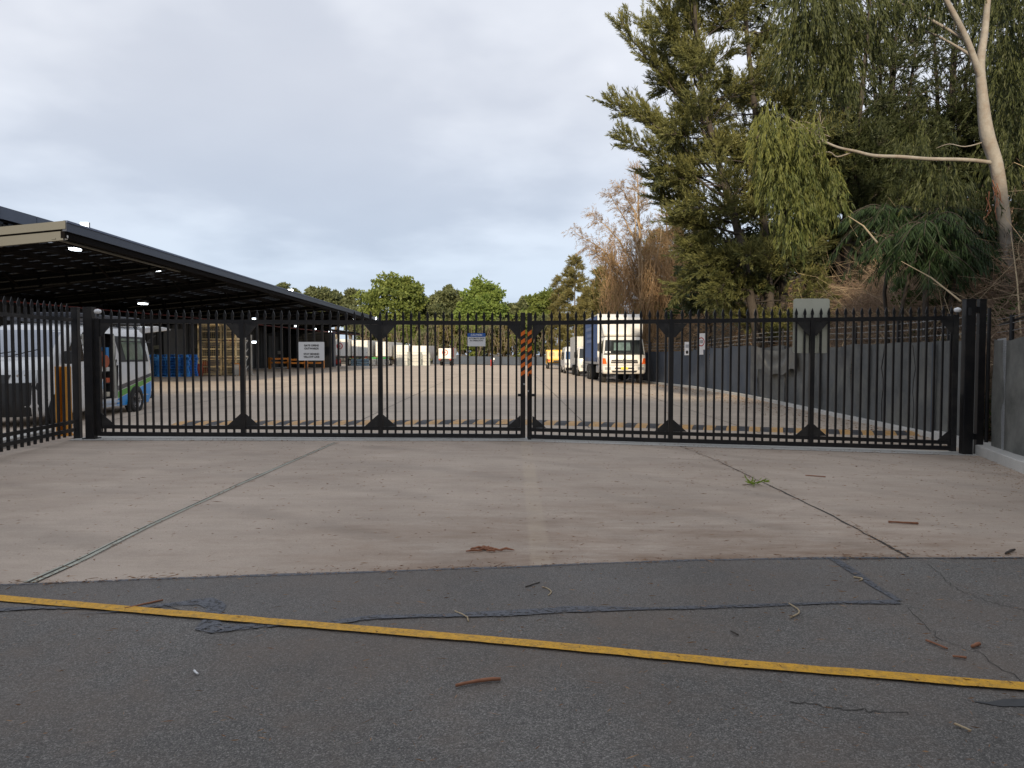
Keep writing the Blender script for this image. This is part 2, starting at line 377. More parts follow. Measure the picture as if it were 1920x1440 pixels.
def worn(m, scale, lo, hi, rough=.7):
    nt = m.node_tree; N, L = nt.nodes, nt.links; b = N.get('Principled BSDF')
    tc = N.new('ShaderNodeTexCoord'); n = N.new('ShaderNodeTexNoise'); n.inputs['Scale'].default_value = scale; n.inputs['Detail'].default_value = 8; n.inputs['Roughness'].default_value = rough
    L.new(tc.outputs['Object'], n.inputs['Vector'])
    r = N.new('ShaderNodeMapRange'); r.inputs[1].default_value = lo; r.inputs[2].default_value = hi; L.new(n.outputs[0], r.inputs[0]); L.new(r.outputs[0], b.inputs['Alpha'])
worn(M_seal, 34, .38, .50)
worn(M_line, 60, .36, .43, .85)
worn(M_humpy, 20, .25, .40)
# ---------------------------------------------------------------- object helpers
def setp(o, label=None, cat=None, group=None, kind=None):
    if label: o['label'] = label
    if cat: o['category'] = cat
    if group: o['group'] = group
    if kind: o['kind'] = kind
    return o
def thing(name, label, cat, loc=(0, 0, 0), group=None, rz=0.0):
    """Empty at the base of a thing. Children are built in local coordinates (loc is added when they are placed)."""
    o = bpy.data.objects.new(name, None); col.objects.link(o)
    o.empty_display_size = 0.2
    o.location = loc; o.rotation_euler = (0, 0, rz)
    return setp(o, label, cat, group)
def wthing(name, label, cat, loc, group=None):
    """Same, but its children are built in world coordinates."""
    o = thing(name, label, cat, loc, group)
    o['_w'] = 1
    return o
def place(o, parent):
    col.objects.link(o)
    if parent is not None:
        o.parent = parent
        if parent.get('_w'):
            o.matrix_parent_inverse = Matrix.Translation(-Vector(parent.location))
    return o

class MB:
    def __init__(s): s.v = []; s.f = []
    def add(s, vs, fs):
        o = len(s.v); s.v += [tuple(v) for v in vs]; s.f += [tuple(i + o for i in f) for f in fs]; return s
    def box(s, c, d, rz=0.0, taper=1.0):
        hx, hy, hz = d[0] / 2, d[1] / 2, d[2] / 2
        ca, sa = math.cos(rz), math.sin(rz)
        vs = []
        for z in (-1, 1):
            t = taper if z > 0 else 1.0
            for x, y in ((-1, -1), (1, -1), (1, 1), (-1, 1)):
                X_, Y_ = x * hx * t, y * hy * t
                vs.append((c[0] + X_ * ca - Y_ * sa, c[1] + X_ * sa + Y_ * ca, c[2] + z * hz))
        return s.add(vs, [(0, 3, 2, 1), (4, 5, 6, 7), (0, 1, 5, 4), (1, 2, 6, 5), (2, 3, 7, 6), (3, 0, 4, 7)])
    def bar(s, p0, p1, w, h, up=(0, 0, 1)):
        p0, p1 = Vector(p0), Vector(p1); d = (p1 - p0).normalized(); u = Vector(up)
        if abs(d.dot(u)) > 0.99: u = Vector((0, 1, 0))
        sd = d.cross(u).normalized(); u = sd.cross(d).normalized()
        vs = []
        for p in (p0, p1):
            for a, b in ((-1, -1), (1, -1), (1, 1), (-1, 1)):
                vs.append(p + sd * a * w / 2 + u * b * h / 2)
        return s.add(vs, [(0, 1, 2, 3), (7, 6, 5, 4), (4, 5, 1, 0), (5, 6, 2, 1), (6, 7, 3, 2), (7, 4, 0, 3)])
    def tube(s, pts, rad, n=6, cap=True):
        pts = [Vector(p) for p in pts]
        if isinstance(rad, (int, float)): rad = [rad] * len(pts)
        vs = []; fs = []
        ref = Vector((0.13, 0.31, 0.94))
        for i, p in enumerate(pts):
            d = (pts[min(i + 1, len(pts) - 1)] - pts[max(i - 1, 0)])
            if d.length < 1e-9: d = Vector((0, 0, 1))
            d.normalize()
            a = d.cross(ref)
            if a.length < 0.2: a = d.cross(Vector((1, 0, 0)))
            a.normalize(); b = d.cross(a)
            for k in range(n):
                t = 2 * math.pi * k / n
                vs.append(p + (a * math.cos(t) + b * math.sin(t)) * rad[i])
        for i in range(len(pts) - 1):
            for k in range(n):
                k2 = (k + 1) % n
                fs.append((i * n + k, i * n + k2, (i + 1) * n + k2, (i + 1) * n + k))
        if cap:
            fs.append(tuple(range(n - 1, -1, -1))); fs.append(tuple((len(pts) - 1) * n + k for k in range(n)))
        return s.add(vs, fs)
    def prism(s, poly, off):
        """poly: list of 3D points; off: extrusion vector"""
        n = len(poly); off = Vector(off)
        vs = [Vector(p) for p in poly] + [Vector(p) + off for p in poly]
        fs = [tuple(range(n - 1, -1, -1)), tuple(range(n, 2 * n))]
        for i in range(n): fs.append((i, (i + 1) % n, (i + 1) % n + n, i + n))
        return s.add(vs, fs)
    def lathe(s, c, axis, prof, n=20):
        """prof: (offset along the axis, radius)"""
        ax = Vector(axis).normalized(); a = ax.orthogonal().normalized(); b = ax.cross(a); c = Vector(c)
        vs = []; fs = []
        for (t, r) in prof:
            for k in range(n):
                an = 2 * math.pi * k / n
                vs.append(c + ax * t + (a * math.cos(an) + b * math.sin(an)) * r)
        for i in range(len(prof) - 1):
            for k in range(n):
                k2 = (k + 1) % n
                fs.append((i * n + k, i * n + k2, (i + 1) * n + k2, (i + 1) * n + k))
        return s.add(vs, fs)
    def mesh(s, name, m, smooth=False):
        me = bpy.data.meshes.new(name); me.from_pydata(s.v, [], s.f)
        me.materials.append(m)
        if smooth: me.polygons.foreach_set('use_smooth', [True] * len(me.polygons))
        me.update()
        return me
    def build(s, name, m, parent=None, smooth=False, bevel=0.0):
        o = bpy.data.objects.new(name, s.mesh(name, m, smooth))
        place(o, parent)
        if bevel > 0:
            b = o.modifiers.new('bevel', 'BEVEL'); b.width = bevel; b.segments = 2; b.limit_method = 'ANGLE'; b.angle_limit = R(40)
            if not smooth:
                o.data.polygons.foreach_set('use_smooth', [True] * len(o.data.polygons))
                try:
                    b.harden_normals = True
                except Exception: pass
        return o
def inst(name, me, parent, loc=(0, 0, 0), rz=0.0):
    o = bpy.data.objects.new(name, me); o.location = loc; o.rotation_euler = (0, 0, rz)
    return place(o, parent)
def copy_tree(o, parent=None):
    c = o.copy(); col.objects.link(c)
    if parent is not None: c.parent = parent
    for ch in list(o.children): copy_tree(ch, c)
    return c
def struct(o): o['kind'] = 'structure'; return o

def ruled(name, A, B, m, dz=0.0, nu=60, nv=20, vpow=1.0):
    """ground sheet between two plan polylines A and B"""
    A = np.array(A, float); B = np.array(B, float)
    def res(Pn):
        d = np.r_[0, np.cumsum(np.hypot(*np.diff(Pn, axis=0).T))]; t = np.linspace(0, d[-1], nu + 1)
        return np.c_[np.interp(t, d, Pn[:, 0]), np.interp(t, d, Pn[:, 1])]
    a, b = res(A), res(B)
    v = (np.linspace(0, 1, nv + 1) ** vpow)[:, None, None]
    pts = a[None] * (1 - v) + b[None] * v
    z = gz(pts[..., 0], pts[..., 1]) + dz
    vs = np.concatenate([pts, z[..., None]], -1).reshape(-1, 3)
    fs = []
    for j in range(nv):
        for i in range(nu):
            q = j * (nu + 1) + i
            fs.append((q, q + 1, q + nu + 2, q + nu + 1))
    me = bpy.data.meshes.new(name); me.from_pydata(vs.tolist(), [], fs); me.materials.append(m)
    me.polygons.foreach_set('use_smooth', [True] * len(fs))
    me.update()
    # faces up
    if len(me.polygons) and me.polygons[0].normal.z < 0: me.flip_normals()
    o = bpy.data.objects.new(name, me); col.objects.link(o)
    return o
def ribbon(name, pts, w, m, dz, wob=0.0, parent=None, step=0.08):
    """flat strip on the ground along plan points, with uneven edges; w is a number or one per point"""
    pts = np.array(pts, float)
    w = np.array([w] * len(pts) if np.isscalar(w) else w, float)
    d = np.r_[0, np.cumsum(np.hypot(*np.diff(pts, axis=0).T))]
    n = max(8, int(d[-1] / step)); t = np.linspace(0, d[-1], n)
    x = np.interp(t, d, pts[:, 0]); y = np.interp(t, d, pts[:, 1]); ww = np.interp(t, d, w)
    tx = np.gradient(x); ty = np.gradient(y); l = np.hypot(tx, ty) + 1e-9; nx, ny = -ty / l, tx / l
    def wv():
        r = rng.normal(0, 1, n); k = np.ones(5) / 5
        return np.convolve(r, k, 'same') * wob
    a, b = ww / 2 + wv(), ww / 2 + wv()
    vs = []; fs = []
    for i in range(n):
        for s_, q in ((1, a[i]), (-1, b[i])):
            X_, Y_ = x[i] + s_ * nx[i] * q, y[i] + s_ * ny[i] * q
            vs.append((X_, Y_, g(X_, Y_) + dz))
    for i in range(n - 1): fs.append((2 * i, 2 * i + 1, 2 * i + 3, 2 * i + 2))
    me = bpy.data.meshes.new(name); me.from_pydata(vs, [], fs); me.materials.append(m); me.update()
    o = bpy.data.objects.new(name, me); place(o, parent)
    return o

# ================================================================ GROUND
# terrain: one sheet to the horizon, with the bank behind the right-hand fence
xs = np.r_[-1500, -600, -250, -120, -80, -60, np.arange(-48, 6, 3.0), np.arange(6, 30, 0.75), np.arange(30, 60, 3.0), 70, 90, 120, 200, 500, 1500]
ys = np.r_[-900, -200, -60, -20, 0, np.arange(3, 60, 1.2), np.arange(60, 130, 5.0), 140, 160, 190, 240, 320, 500, 1000, 2500]
XX, YY = np.meshgrid(xs, ys)
fx = fence_x(YY)
dist = np.clip(XX - fx - 0.9, 0, None)
bank = 8.0 * (1 - np.exp(-(dist / 6.0) ** 1.2)) * np.clip((YY - 2) / 8, 0, 1) * np.clip((260 - YY) / 120, 0, 1)
bank += np.where(dist > 0, 0.25 * np.sin(XX * 1.3 + YY * 0.7) * np.clip(dist / 3, 0, 1), 0)
farb = np.clip((YY - 129) / 20, 0, 1) * 1.0
ZZ = gz(XX, YY) - 0.06 + bank + farb
def terr(x, y):
    f = fence_x(y); d = max(0.0, x - f - 0.9)
    b = 8.0 * (1 - math.exp(-(d / 6.0) ** 1.2)) * min(1, max(0, (y - 2) / 8)) * min(1, max(0, (260 - y) / 120))
    return g(x, y) - 0.06 + b + min(1, max(0, (y - 129) / 20))
vs_ = np.stack([XX, YY, ZZ], -1).reshape(-1, 3)
nx_ = len(xs); fs_ = [(j * nx_ + i, j * nx_ + i + 1, (j + 1) * nx_ + i + 1, (j + 1) * nx_ + i) for j in range(len(ys) - 1) for i in range(nx_ - 1)]
me = bpy.data.meshes.new('terrain'); me.from_pydata(vs_.tolist(), [], fs_); me.materials.append(M_soil)
me.polygons.foreach_set('use_smooth', [True] * len(fs_)); me.update()
o = bpy.data.objects.new('terrain', me); col.objects.link(o); struct(o)

edge_px = [(-120, 1101), (30, 1097), (250, 1088), (500, 1080), (750, 1071), (960, 1063), (1300, 1051), (1560, 1046), (1700, 1046), (1920, 1046), (2050, 1046)]
EDGE = [G(*p) for p in edge_px]
E0 = [(-40, EDGE[0][1] - 0.2)] + EDGE + [(30, EDGE[-1][1] + 0.1)]
struct(ruled('road', [(-40, -30), (30, -30)], E0, M_asph, 0.0, 60, 12))
# apron up to the gate line, split at the two joints
YG = 13.0
jl = [G(55, 1093), G(160, 1046), G(280, 986), G(440, 912), G(628, 830)]
jr = [G(1702, 1046), G(1640, 1011), G(1560, 967), G(1430, 905), G(1340, 862), G(1262, 832)]
struct(ruled('concrete_apron', E0, [(-40, YG + 0.35), (30, YG + 0.35)], M_apron, 0.0, 80, 40))
struct(ruled('concrete_yard', [(-60, YG + 0.35), (9.4, YG + 0.35)], [(-60, 60), (9.6, 60)], M_yard, 0.0, 40, 50))
struct(ruled('concrete_yard_far', [(-60, 60), (9.6, 60)], [(-60, 128), (9.6, 128)], M_yard, 0.0, 30, 30))
thr = ribbon('gate_threshold', [(-7.6, YG + 0.02), (8.3, YG + 0.02)], 0.62, M_pale, 0.006, 0.004, step=0.3); struct(thr)
struct(ribbon('joint_sealant', jl, [0.10, 0.075, 0.06, 0.045, 0.035], M_sealant, 0.004, 0.004))
jj = np.array(jl)
struct(ribbon('joint_groove', jj + [-0.008, 0], [0.022, 0.014, 0.010, 0.008, 0.007], M_groove, 0.007, 0.003))
struct(ribbon('joint_groove', jj + [0.05, 0], [0.012, 0.009, 0.006, 0.005, 0.004], M_groove, 0.007, 0.002))
# joint crack, slightly ragged
jrr = []
for (a, b) in zip(jr[:-1], jr[1:]):
    for k in range(10):
        t = k / 10; jrr.append((a[0] + (b[0] - a[0]) * t + random.gauss(0, .006), a[1] + (b[1] - a[1]) * t))
jrr.append(jr[-1])
struct(ribbon('apron_crack', jrr, list(np.linspace(0.026, 0.009, len(jrr))), M_groove, 0.004, 0.006, step=0.04))
struct(ribbon('saw_cut', [G(1400, 866), G(1300, 862), G(1200, 858)], 0.006, M_groove, 0.004, 0.002))
# resurfaced strip of the road and its bitumen seals
seal_px = [(-60, 1146), (60, 1143), (170, 1142), (310, 1136), (390, 1133)]
low_px = [(-60, 1146), (170, 1143), (310, 1137), (400, 1165), (500, 1176), (620, 1170), (700, 1161), (830, 1157), (960, 1153), (1080, 1146), (1200, 1145), (1400, 1138), (1550, 1133), (1682, 1131)]
LOW = [G(*p) for p in low_px]
top = [G(*(p[0], p[1] + 1.5)) for p in edge_px if p[0] <= 1560]
struct(ruled('road_patch', top, LOW, M_patch, 0.004, 70, 10))
rs = [G(1560, 1048), G(1600, 1073), G(1640, 1102), G(1685, 1130)]
def strip(name, px, w, wob=0.006, dz=0.008): return struct(ribbon(name, [G(*p) for p in px], w, M_seal, dz, wob * 2.2))
strip('bitumen_seal', [(-60, 1147), (60, 1144), (200, 1142), (320, 1136), (385, 1132), (405, 1140), (398, 1160), (390, 1178), (410, 1182), (470, 1177), (520, 1176)],
      [0.05, .05, .04, .05, .14, .11, .07, .16, .14, .08, .04], 0.008)
strip('bitumen_seal', [(520, 1176), (620, 1170), (700, 1160), (830, 1157), (960, 1152), (1060, 1146), (1200, 1145), (1400, 1138), (1550, 1133), (1685, 1131)],
      [.04, .07, .07, .06, .10, .08, .05, .06, .06, .07], 0.007)
struct(ribbon('bitumen_seal', rs, [.07, .08, .06, .05], M_seal, 0.010, 0.006))
strip('bitumen_seal', [(-100, 1101), (30, 1098), (250, 1089), (500, 1081), (750, 1072), (960, 1064), (1300, 1052), (1560, 1048), (1700, 1048), (1920, 1047)], [.03, .03, .035, .05, .04, .04, .045, .06, .035, .035], 0.006, 0.006)
def crack(px, w):
    pp = []
    for (a, b) in zip(px[:-1], px[1:]):
        for k in range(12): t = k / 12; pp.append(G(a[0] + (b[0] - a[0]) * t + random.gauss(0, 2), a[1] + (b[1] - a[1]) * t + random.gauss(0, 1.6)))
    struct(ribbon('road_crack', pp, w, M_groove, 0.003, w * .3, step=.02))
crack([(1480, 1318), (1560, 1330), (1640, 1336), (1710, 1341)], .006)
crack([(1700, 1140), (1760, 1200), (1830, 1225), (1930, 1290)], .004)
crack([(1740, 1060), (1800, 1110), (1860, 1130), (1935, 1150)], .004)
M_darkpatch = pmat('dark_patch', (0.03, 0.032, 0.036), 0.5, var=0.3, vscale=9)  # plain dark patch, widening along the road
struct(ribbon('dark_patch', [G(1822, 1319), G(1860, 1322), G(1900, 1321), G(1990, 1322)], [.01, .035, .085, .11], M_darkpatch, 0.004, 0.012, step=0.02))
strip('bitumen_seal', [(150, 1153), (240, 1150), (310, 1146)], [.01, .02, .01], 0.002)
# yellow line
yl = [G(-200, 1108), G(0, 1125), G(500, 1169), G(960, 1209), G(1400, 1251), G(1920, 1292), G(2200, 1316)]
lw = 0.094
struct(ribbon('yellow_line', yl, lw, M_line, 0.013, 0.004, step=0.03))
# sawn joints of the yard slab
for Yj in (19, 26, 34, 43, 54, 66, 82):
    struct(ribbon('yard_joint', [(-15, Yj), (fence_x(Yj) - 0.8, Yj + 0.3)], 0.018, M_groove, 0.004, 0.003, step=0.5))
for xj in (-9.2, -3.4, 1.6, 5.2):
    struct(ribbon('yard_joint', [(xj, 15.4), (xj * 0.98, 100)], 0.018, M_groove, 0.005, 0.003, step=0.5))
for k in range(9):   # far dashed line
    a = 830 + 0 * k; x0 = X(880 + k * 17.5, 92); x1 = X(888 + k * 17.5, 92)
    struct(ribbon('painted_dash', [(x0, 92), (x1, 92)], 0.35, M_humpy, 0.006, 0.0, step=0.4))
# kerb below the fence
kb = MB()
for i in range(len(FENCE) - 1):
    (x0, y0), (x1, y1) = FENCE[i], FENCE[i + 1]
    n = max(1, int(math.dist((x0, y0), (x1, y1)) / 2))
    for k in range(n):
        a = Vector((x0 + (x1 - x0) * k / n, y0 + (y1 - y0) * k / n, 0)); b = Vector((x0 + (x1 - x0) * (k + 1) / n, y0 + (y1 - y0) * (k + 1) / n, 0))
        hk = 0.17 if y0 < 13.2 else 0.10
        a.z = g(a.x, a.y) + hk / 2 - 0.05; b.z = g(b.x, b.y) + hk / 2 - 0.05
        w = 0.42 if y0 < 13.2 else 0.34
        kb.bar(a, b + (b - a).normalized() * 0.01, w, hk + 0.1)
struct(kb.build('fence_kerb', M_pale, bevel=0.015))

# ================================================================ GATE
SP = 0.1412
def zpx(pts, x, Y=YG):
    return float(np.interp(x, [P(a, b, Y).x for a, b in pts], [P(a, b, Y).z for a, b in pts]))
RAIL = [(180, 602), (975, 606), (1380, 601), (1792, 596.5)]
MID = [(180, 800), (975, 804.5), (1000, 805.5), (1400, 816.5), (1792, 830)]
BOT = [(180, 813.5), (975, 817.5), (1000, 818.5), (1400, 830), (1792, 840.5)]
TIP = [(180, 583), (975, 587), (1380, 582), (1792, 577)]
tip_mb = MB()
for (hw0, hw1, z0, z1) in ((.018, .028, 0, .035), (.028, .022, .035, .075), (.022, .0015, .075, .135)):
    tip_mb.add([(-hw0, -.006, z0), (hw0, -.006, z0), (hw0, .006, z0), (-hw0, .006, z0), (-hw1, -.006, z1), (hw1, -.006, z1), (hw1, .006, z1), (-hw1, .006, z1)],
               [(0, 3, 2, 1), (4, 5, 6, 7), (0, 1, 5, 4), (1, 2, 6, 5), (2, 3, 7, 6), (3, 0, 4, 7)])
M_tipm = pmat('spear_cap_metal', (0.02, 0.02, 0.022), 0.3, 0.4, 0.2, 20)
tip_me = tip_mb.mesh('spear_cap', M_tipm)
def rail(parent, name, pts, x0, x1, w, h, y=YG, m=M_black):
    mb = MB(); n = 6
    for k in range(n):
        a = x0 + (x1 - x0) * k / n; b = x0 + (x1 - x0) * (k + 1) / n
        mb.bar((a, y, zpx(pts, a)), (b, y, zpx(pts, b)), w, h)
    return mb.build(name, m, parent)
def stripe_tape(parent, x, w, z0, z1, y):
    base = MB().box((x, y, (z0 + z1) / 2), (w, 0.004, z1 - z0)).build('warning_tape', M_ink, parent)
    n = 6; pitch = (z1 - z0) / n
    for k in range(n):
        zb = z0 + k * pitch
        poly = [(x - w / 2, y - 0.004, zb + 0.005), (x + w / 2, y - 0.004, zb + 0.055), (x + w / 2, y - 0.004, min(zb + 0.055 + pitch * .5, z1)), (x - w / 2, y - 0.004, min(zb + 0.005 + pitch * .5, z1))]
        s_ = MB().prism(poly, (0, -0.002, 0)).build('stripe', M_tape, base)
    return base
def gusset(parent, x, zt, zb, side, thick=0.012, w=0.24, h=0.24, top=True):
    """pair of triangular plates against a stile; side -1, 1 or 0 for both"""
    for s_ in ((-1, 1) if side == 0 else (side,)):
        sx = x + s_ * 0.042
        if top: poly = [(sx, YG - 0.02, zt), (sx + s_ * w, YG - 0.02, zt), (sx + s_ * w * .92, YG - 0.02, zt - .02), (sx + s_ * .03, YG - 0.02, zt - h), (sx, YG - 0.02, zt - h)]
        else: poly = [(sx, YG - 0.02, zb), (sx + s_ * w, YG - 0.02, zb), (sx + s_ * .01, YG - 0.02, zb + h * .85), (sx, YG - 0.02, zb + h * .85)]
        MB().prism(poly, (0, thick, 0)).build('gusset', M_blackdusty, parent)
def gate_leaf(name, label, px0, px1, braces, close_at):
    xa, xb = X(px0, YG), X(px1, YG)
    t = wthing(name, label, 'gate', ((xa + xb) / 2, YG, g((xa + xb) / 2, YG)), 'double swing gate leaves')
    rail(t, 'top_rail', RAIL, xa, xb, 0.05, 0.072)
    rail(t, 'middle_rail', MID, xa, xb, 0.05, 0.062)
    rail(t, 'bottom_rail', BOT, xa, xb, 0.06, 0.072)
    bx_ = [X(b, YG) for b in braces]
    n = int(round((xb - xa) / SP)); xs_ = [xa + (k + 0.5) * (xb - xa) / n for k in range(n)]
    for x in xs_:
        if min([abs(x - b) for b in bx_] + [9]) < 0.06 or abs(x - xa) < 0.06 or abs(x - xb) < 0.06: continue
        z0, z1 = zpx(BOT, x), zpx(TIP, x) - 0.11
        jx = random.gauss(0, .0025)
        pk = MB().bar((x, YG, z0), (x + jx, YG, z1), 0.034, 0.028).build('picket', M_black, t)
        tp = bpy.data.objects.new('spear_cap', tip_me); tp.location = (x + jx, YG, z1); col.objects.link(tp); tp.parent = pk
    for b in bx_:
        z0, z1 = zpx(BOT, b) + .0, zpx(RAIL, b)
        MB().box((b, YG - 0.004, (z0 + z1) / 2), (0.078, 0.07, z1 - z0)).build('brace_post', M_black, t)
        gusset(t, b, zpx(RAIL, b) - 0.037, 0, 0, top=True)
        gusset(t, b, 0, zpx(MID, b) + 0.032, 0, top=False)
        x = b; z1 = zpx(TIP, x) - 0.11
        pk = MB().bar((x, YG, zpx(RAIL, x) + .03), (x, YG, z1), 0.034, 0.028).build('picket', M_black, t)
        tp = bpy.data.objects.new('spear_cap', tip_me); tp.location = (x, YG, z1); col.objects.link(tp); tp.parent = pk
    return t, xa, xb
gl, xa, xb = gate_leaf('gate_leaf', 'black steel picket swing gate leaf beside the van, carrying two white signs', 187, 976, (455, 713), 1)
gr, xc, xd = gate_leaf('gate_leaf', 'black steel picket swing gate leaf in front of the parked trucks', 996, 1790, (1258, 1522), -1)
# stiles
for (t, px, pts_top, pt0, w) in ((gl, 980.5, 586, 821, .085), (gr, 993, 587, 822, .082)):
    x = X(px, YG); z0, z1 = Zp(pt0, YG), Zp(pts_top, YG)
    MB().box((x, YG, (z0 + z1) / 2), (w, 0.08, z1 - z0)).build('stile', M_black, t, bevel=.004)
    stripe_tape(t, x, w * .86, Zp(706, YG), Zp(617, YG), YG - 0.046)
gusset(gl, X(976, YG) - 0.0 + 0.04, Zp(609.5, YG), 0, -1, top=True); gusset(gl, X(976, YG) + .04, 0, Zp(801, YG), -1, top=False)
gusset(gr, X(998, YG) - 0.04, Zp(609.5, YG), 0, 1, top=True); gusset(gr, X(998, YG) - .04, 0, Zp(802, YG), 1, top=False)
MB().box((X(184, YG), YG, (Zp(817, YG) + Zp(597, YG)) / 2), (.085, .08, Zp(597, YG) - Zp(817, YG))).build('stile', M_black, gl, bevel=.004)
MB().box((X(1790, YG), YG, (Zp(846, YG) + Zp(590, YG)) / 2), (.09, .08, Zp(590, YG) - Zp(846, YG))).build('stile', M_blackdusty, gr, bevel=.004)
gusset(gl, X(184, YG), Zp(605, YG), 0, 1); gusset(gl, X(184, YG), 0, Zp(797, YG), 1, top=False)
gusset(gr, X(1790, YG), Zp(600, YG), 0, -1); gusset(gr, X(1790, YG), 0, Zp(826, YG), -1, top=False)
# latch plates and drop bolt
for t, px, s_ in ((gl, 975, -1), (gr, 999, 1)):
    MB().box((X(px, YG), YG - .03, Zp(740.5, YG)), (.075, .10, .045)).build('latch_plate', M_black, t, bevel=.004)
MB().tube([(X(993, YG), YG - .05, Zp(700, YG)), (X(993, YG), YG - .05, Zp(829, YG))], .016, 10).build('drop_bolt', M_black, gr)
MB().box((X(993, YG), YG - .05, Zp(829, YG)), (.10, .09, .03)).box((X(993, YG), YG - .05, Zp(822, YG)), (.055, .06, .09)).build('bolt_foot', M_blackdusty, gr)
for k, (zz, r) in enumerate(((720, .012), (733, .017))):
    MB().box((X(983 + 8 * k, YG), YG - .05, Zp(zz, YG)), (.035, .015, .03)).build('lock_cover', M_galv, gl if k == 0 else gr, bevel=.003)

# hinge post pairs
def gate_post(px, w, d, top, bot, Y, label, cam_pod=None):
    x = X(px, Y); z0, z1 = Zp(bot, Y), Zp(top, Y)
    t = wthing('gate_post', label, 'gate post', (x, Y, z0), 'square gate posts')
    MB().box((x, Y, (z0 + z1) / 2), (w, d, z1 - z0)).build('shaft', M_black, t, bevel=.008)
    MB().box((x, Y, z1 + .006), (w + .012, d + .012, .012)).build('post_cap', M_black, t, bevel=.003)
    MB().box((x, Y, z0 + .006), (w + .08, d + .08, .018)).build('base_plate', M_blackdusty, t, bevel=.003)
    return t
gp = gate_post(168.5, .15, .13, 577.5, 822, YG - .02, 'thick square black gate post on the van side')
gate_post(143, .11, .10, 577.5, 823, YG + .05, 'slimmer black post between the gate hinge post and the short picket fence')
MB().tube([(X(179, YG), YG, Zp(612, YG)), (X(186, YG), YG, Zp(612, YG))], .02, 8).build('hinge', M_black, gp)
MB().tube([(X(179, YG), YG, Zp(806, YG)), (X(186, YG), YG, Zp(806, YG))], .02, 8).build('hinge', M_black, gp)
gp2 = gate_post(1815, .175, .13, 562, 853, YG - .05, 'thick square black gate post with keypad beside the grey cloth fence')
MB().box((X(1808, YG), YG - .13, Zp(585, YG)), (.05, .02, .13)).build('keypad', M_plastic, gp2, bevel=.006)
gate_post(1838.5, .12, .10, 562, 853, YG - .02, 'slimmer black post at the end of the grey cloth fence')
for py in (581, 818):
    MB().box((X(1824, YG), YG - .02, Zp(py, YG)), (.14, .08, .10)).build('bracket', M_black, gp2)
def beam_sensor(px, py, Y, label, rz):
    x, z = X(px, Y), Zp(py, Y)
    t = wthing('gate_sensor', label, 'sensor', (x, Y, z - .05))
    MB().lathe((x, Y, z - .05), (0, 0, 1), ((0, .03), (.015, .055), (.045, .06), (.07, .05), (.085, .001)), 16).build('dome', M_signw, t, smooth=True)
    MB().lathe((x, Y, z - .10), (0, 0, 1), ((0, .02), (.05, .02)), 10).build('stem', M_plastic, t)
beam_sensor(185, 583, YG - .05, 'small white beacon on the gate stile beside the van', 0)
beam_sensor(1793.5, 580, YG - .05, 'small white beacon on the gate stile beside the cloth fence', 0)
# gate hinge box, speckled with mud, and the pale strip seen between the right posts
MB().box((X(1793, YG), YG + .10, (Zp(740, YG) + Zp(846, YG)) / 2), (.055, .10, 1.0)).build('hinge_cover', pmat('mud_splashed_steel', (.16, .16, .14), .8, var=.5, vscale=14, dirt=(.03, .03, .03), dirt_amt=.9), gr)

# signs on the gate
def text(parent, s, size, loc, m, name='lettering', bold=0.0, rot=(R(90), 0, 0), sx=1.0):
    cu = bpy.data.curves.new(name, 'FONT'); cu.body = s; cu.size = size; cu.align_x = 'CENTER'; cu.align_y = 'CENTER'
    cu.extrude = 0.0008; cu.offset = bold
    cu.materials.append(m)
    tmp = bpy.data.objects.new('tmp_text', cu); col.objects.link(tmp)
    dg = bpy.context.evaluated_depsgraph_get()
    me = bpy.data.meshes.new_from_object(tmp.evaluated_get(dg))
    bpy.data.objects.remove(tmp)
    me.name = name
    if not me.materials: me.materials.append(m)
    o = bpy.data.objects.new(name, me); o.location = loc; o.rotation_euler = rot; o.scale = (sx, 1, 1)
    return place(o, parent)
def rrect(cx, cz, w, h, r, y, n=5):
    pts = []
    for (sx, sz, a0) in ((1, 1, 0), (-1, 1, 90), (-1, -1, 180), (1, -1, 270)):
        for k in range(n):
            a = R(a0 + 90 * k / (n - 1)); pts.append((cx + sx * (w / 2 - r) + r * math.cos(a), y, cz + sz * (h / 2 - r) + r * math.sin(a)))
    return pts
YS = YG - .03
s1 = P(584, 658.5, YS); w1, h1 = .447, .322
t = wthing('gate_sign', 'white sign on the gate reading GATE OPENS OUTWARDS STAY BEHIND YELLOW LINE', 'sign', tuple(s1))
MB().prism(rrect(s1.x, s1.z, w1, h1, .012, YS), (0, .004, 0)).build('sign_plate', M_signw, t)
for i, (tx, dz) in enumerate((('GATE OPENS', .098), ('OUTWARDS', .045), ('STAY BEHIND', -.050), ('YELLOW LINE', -.100))):
    text(t, tx, .044, (s1.x, YS - .002, s1.z + dz), M_ink, bold=.0012)
s2 = P(893.5, 637, YS)
t = wthing('gate_sign', 'small blue and white sign on the gate reading CAUTION AUTOMATIC GATE IN OPERATION', 'sign', tuple(s2))
MB().prism(rrect(s2.x, s2.z, .31, .228, .012, YS), (0, .004, 0)).build('sign_plate', M_signw, t)
MB().prism(rrect(s2.x, s2.z + .082, .31, .064, .012, YS - .003), (0, .002, 0)).build('sign_header', M_signblue, t)
text(t, 'CAUTION', .044, (s2.x, YS - .005, s2.z + .08), M_inkw, bold=.001)
text(t, 'AUTOMATIC GATE', .033, (s2.x, YS - .002, s2.z + .022), M_ink, bold=.0005, sx=.95)
text(t, 'IN OPERATION', .033, (s2.x, YS - .002, s2.z - .016), M_ink, bold=.0005)
s3 = P(1521, 611, YG + .06)
t = wthing('blank_sign', 'large blank cream sign back with rounded corners behind the gate pickets', 'sign', tuple(s3))
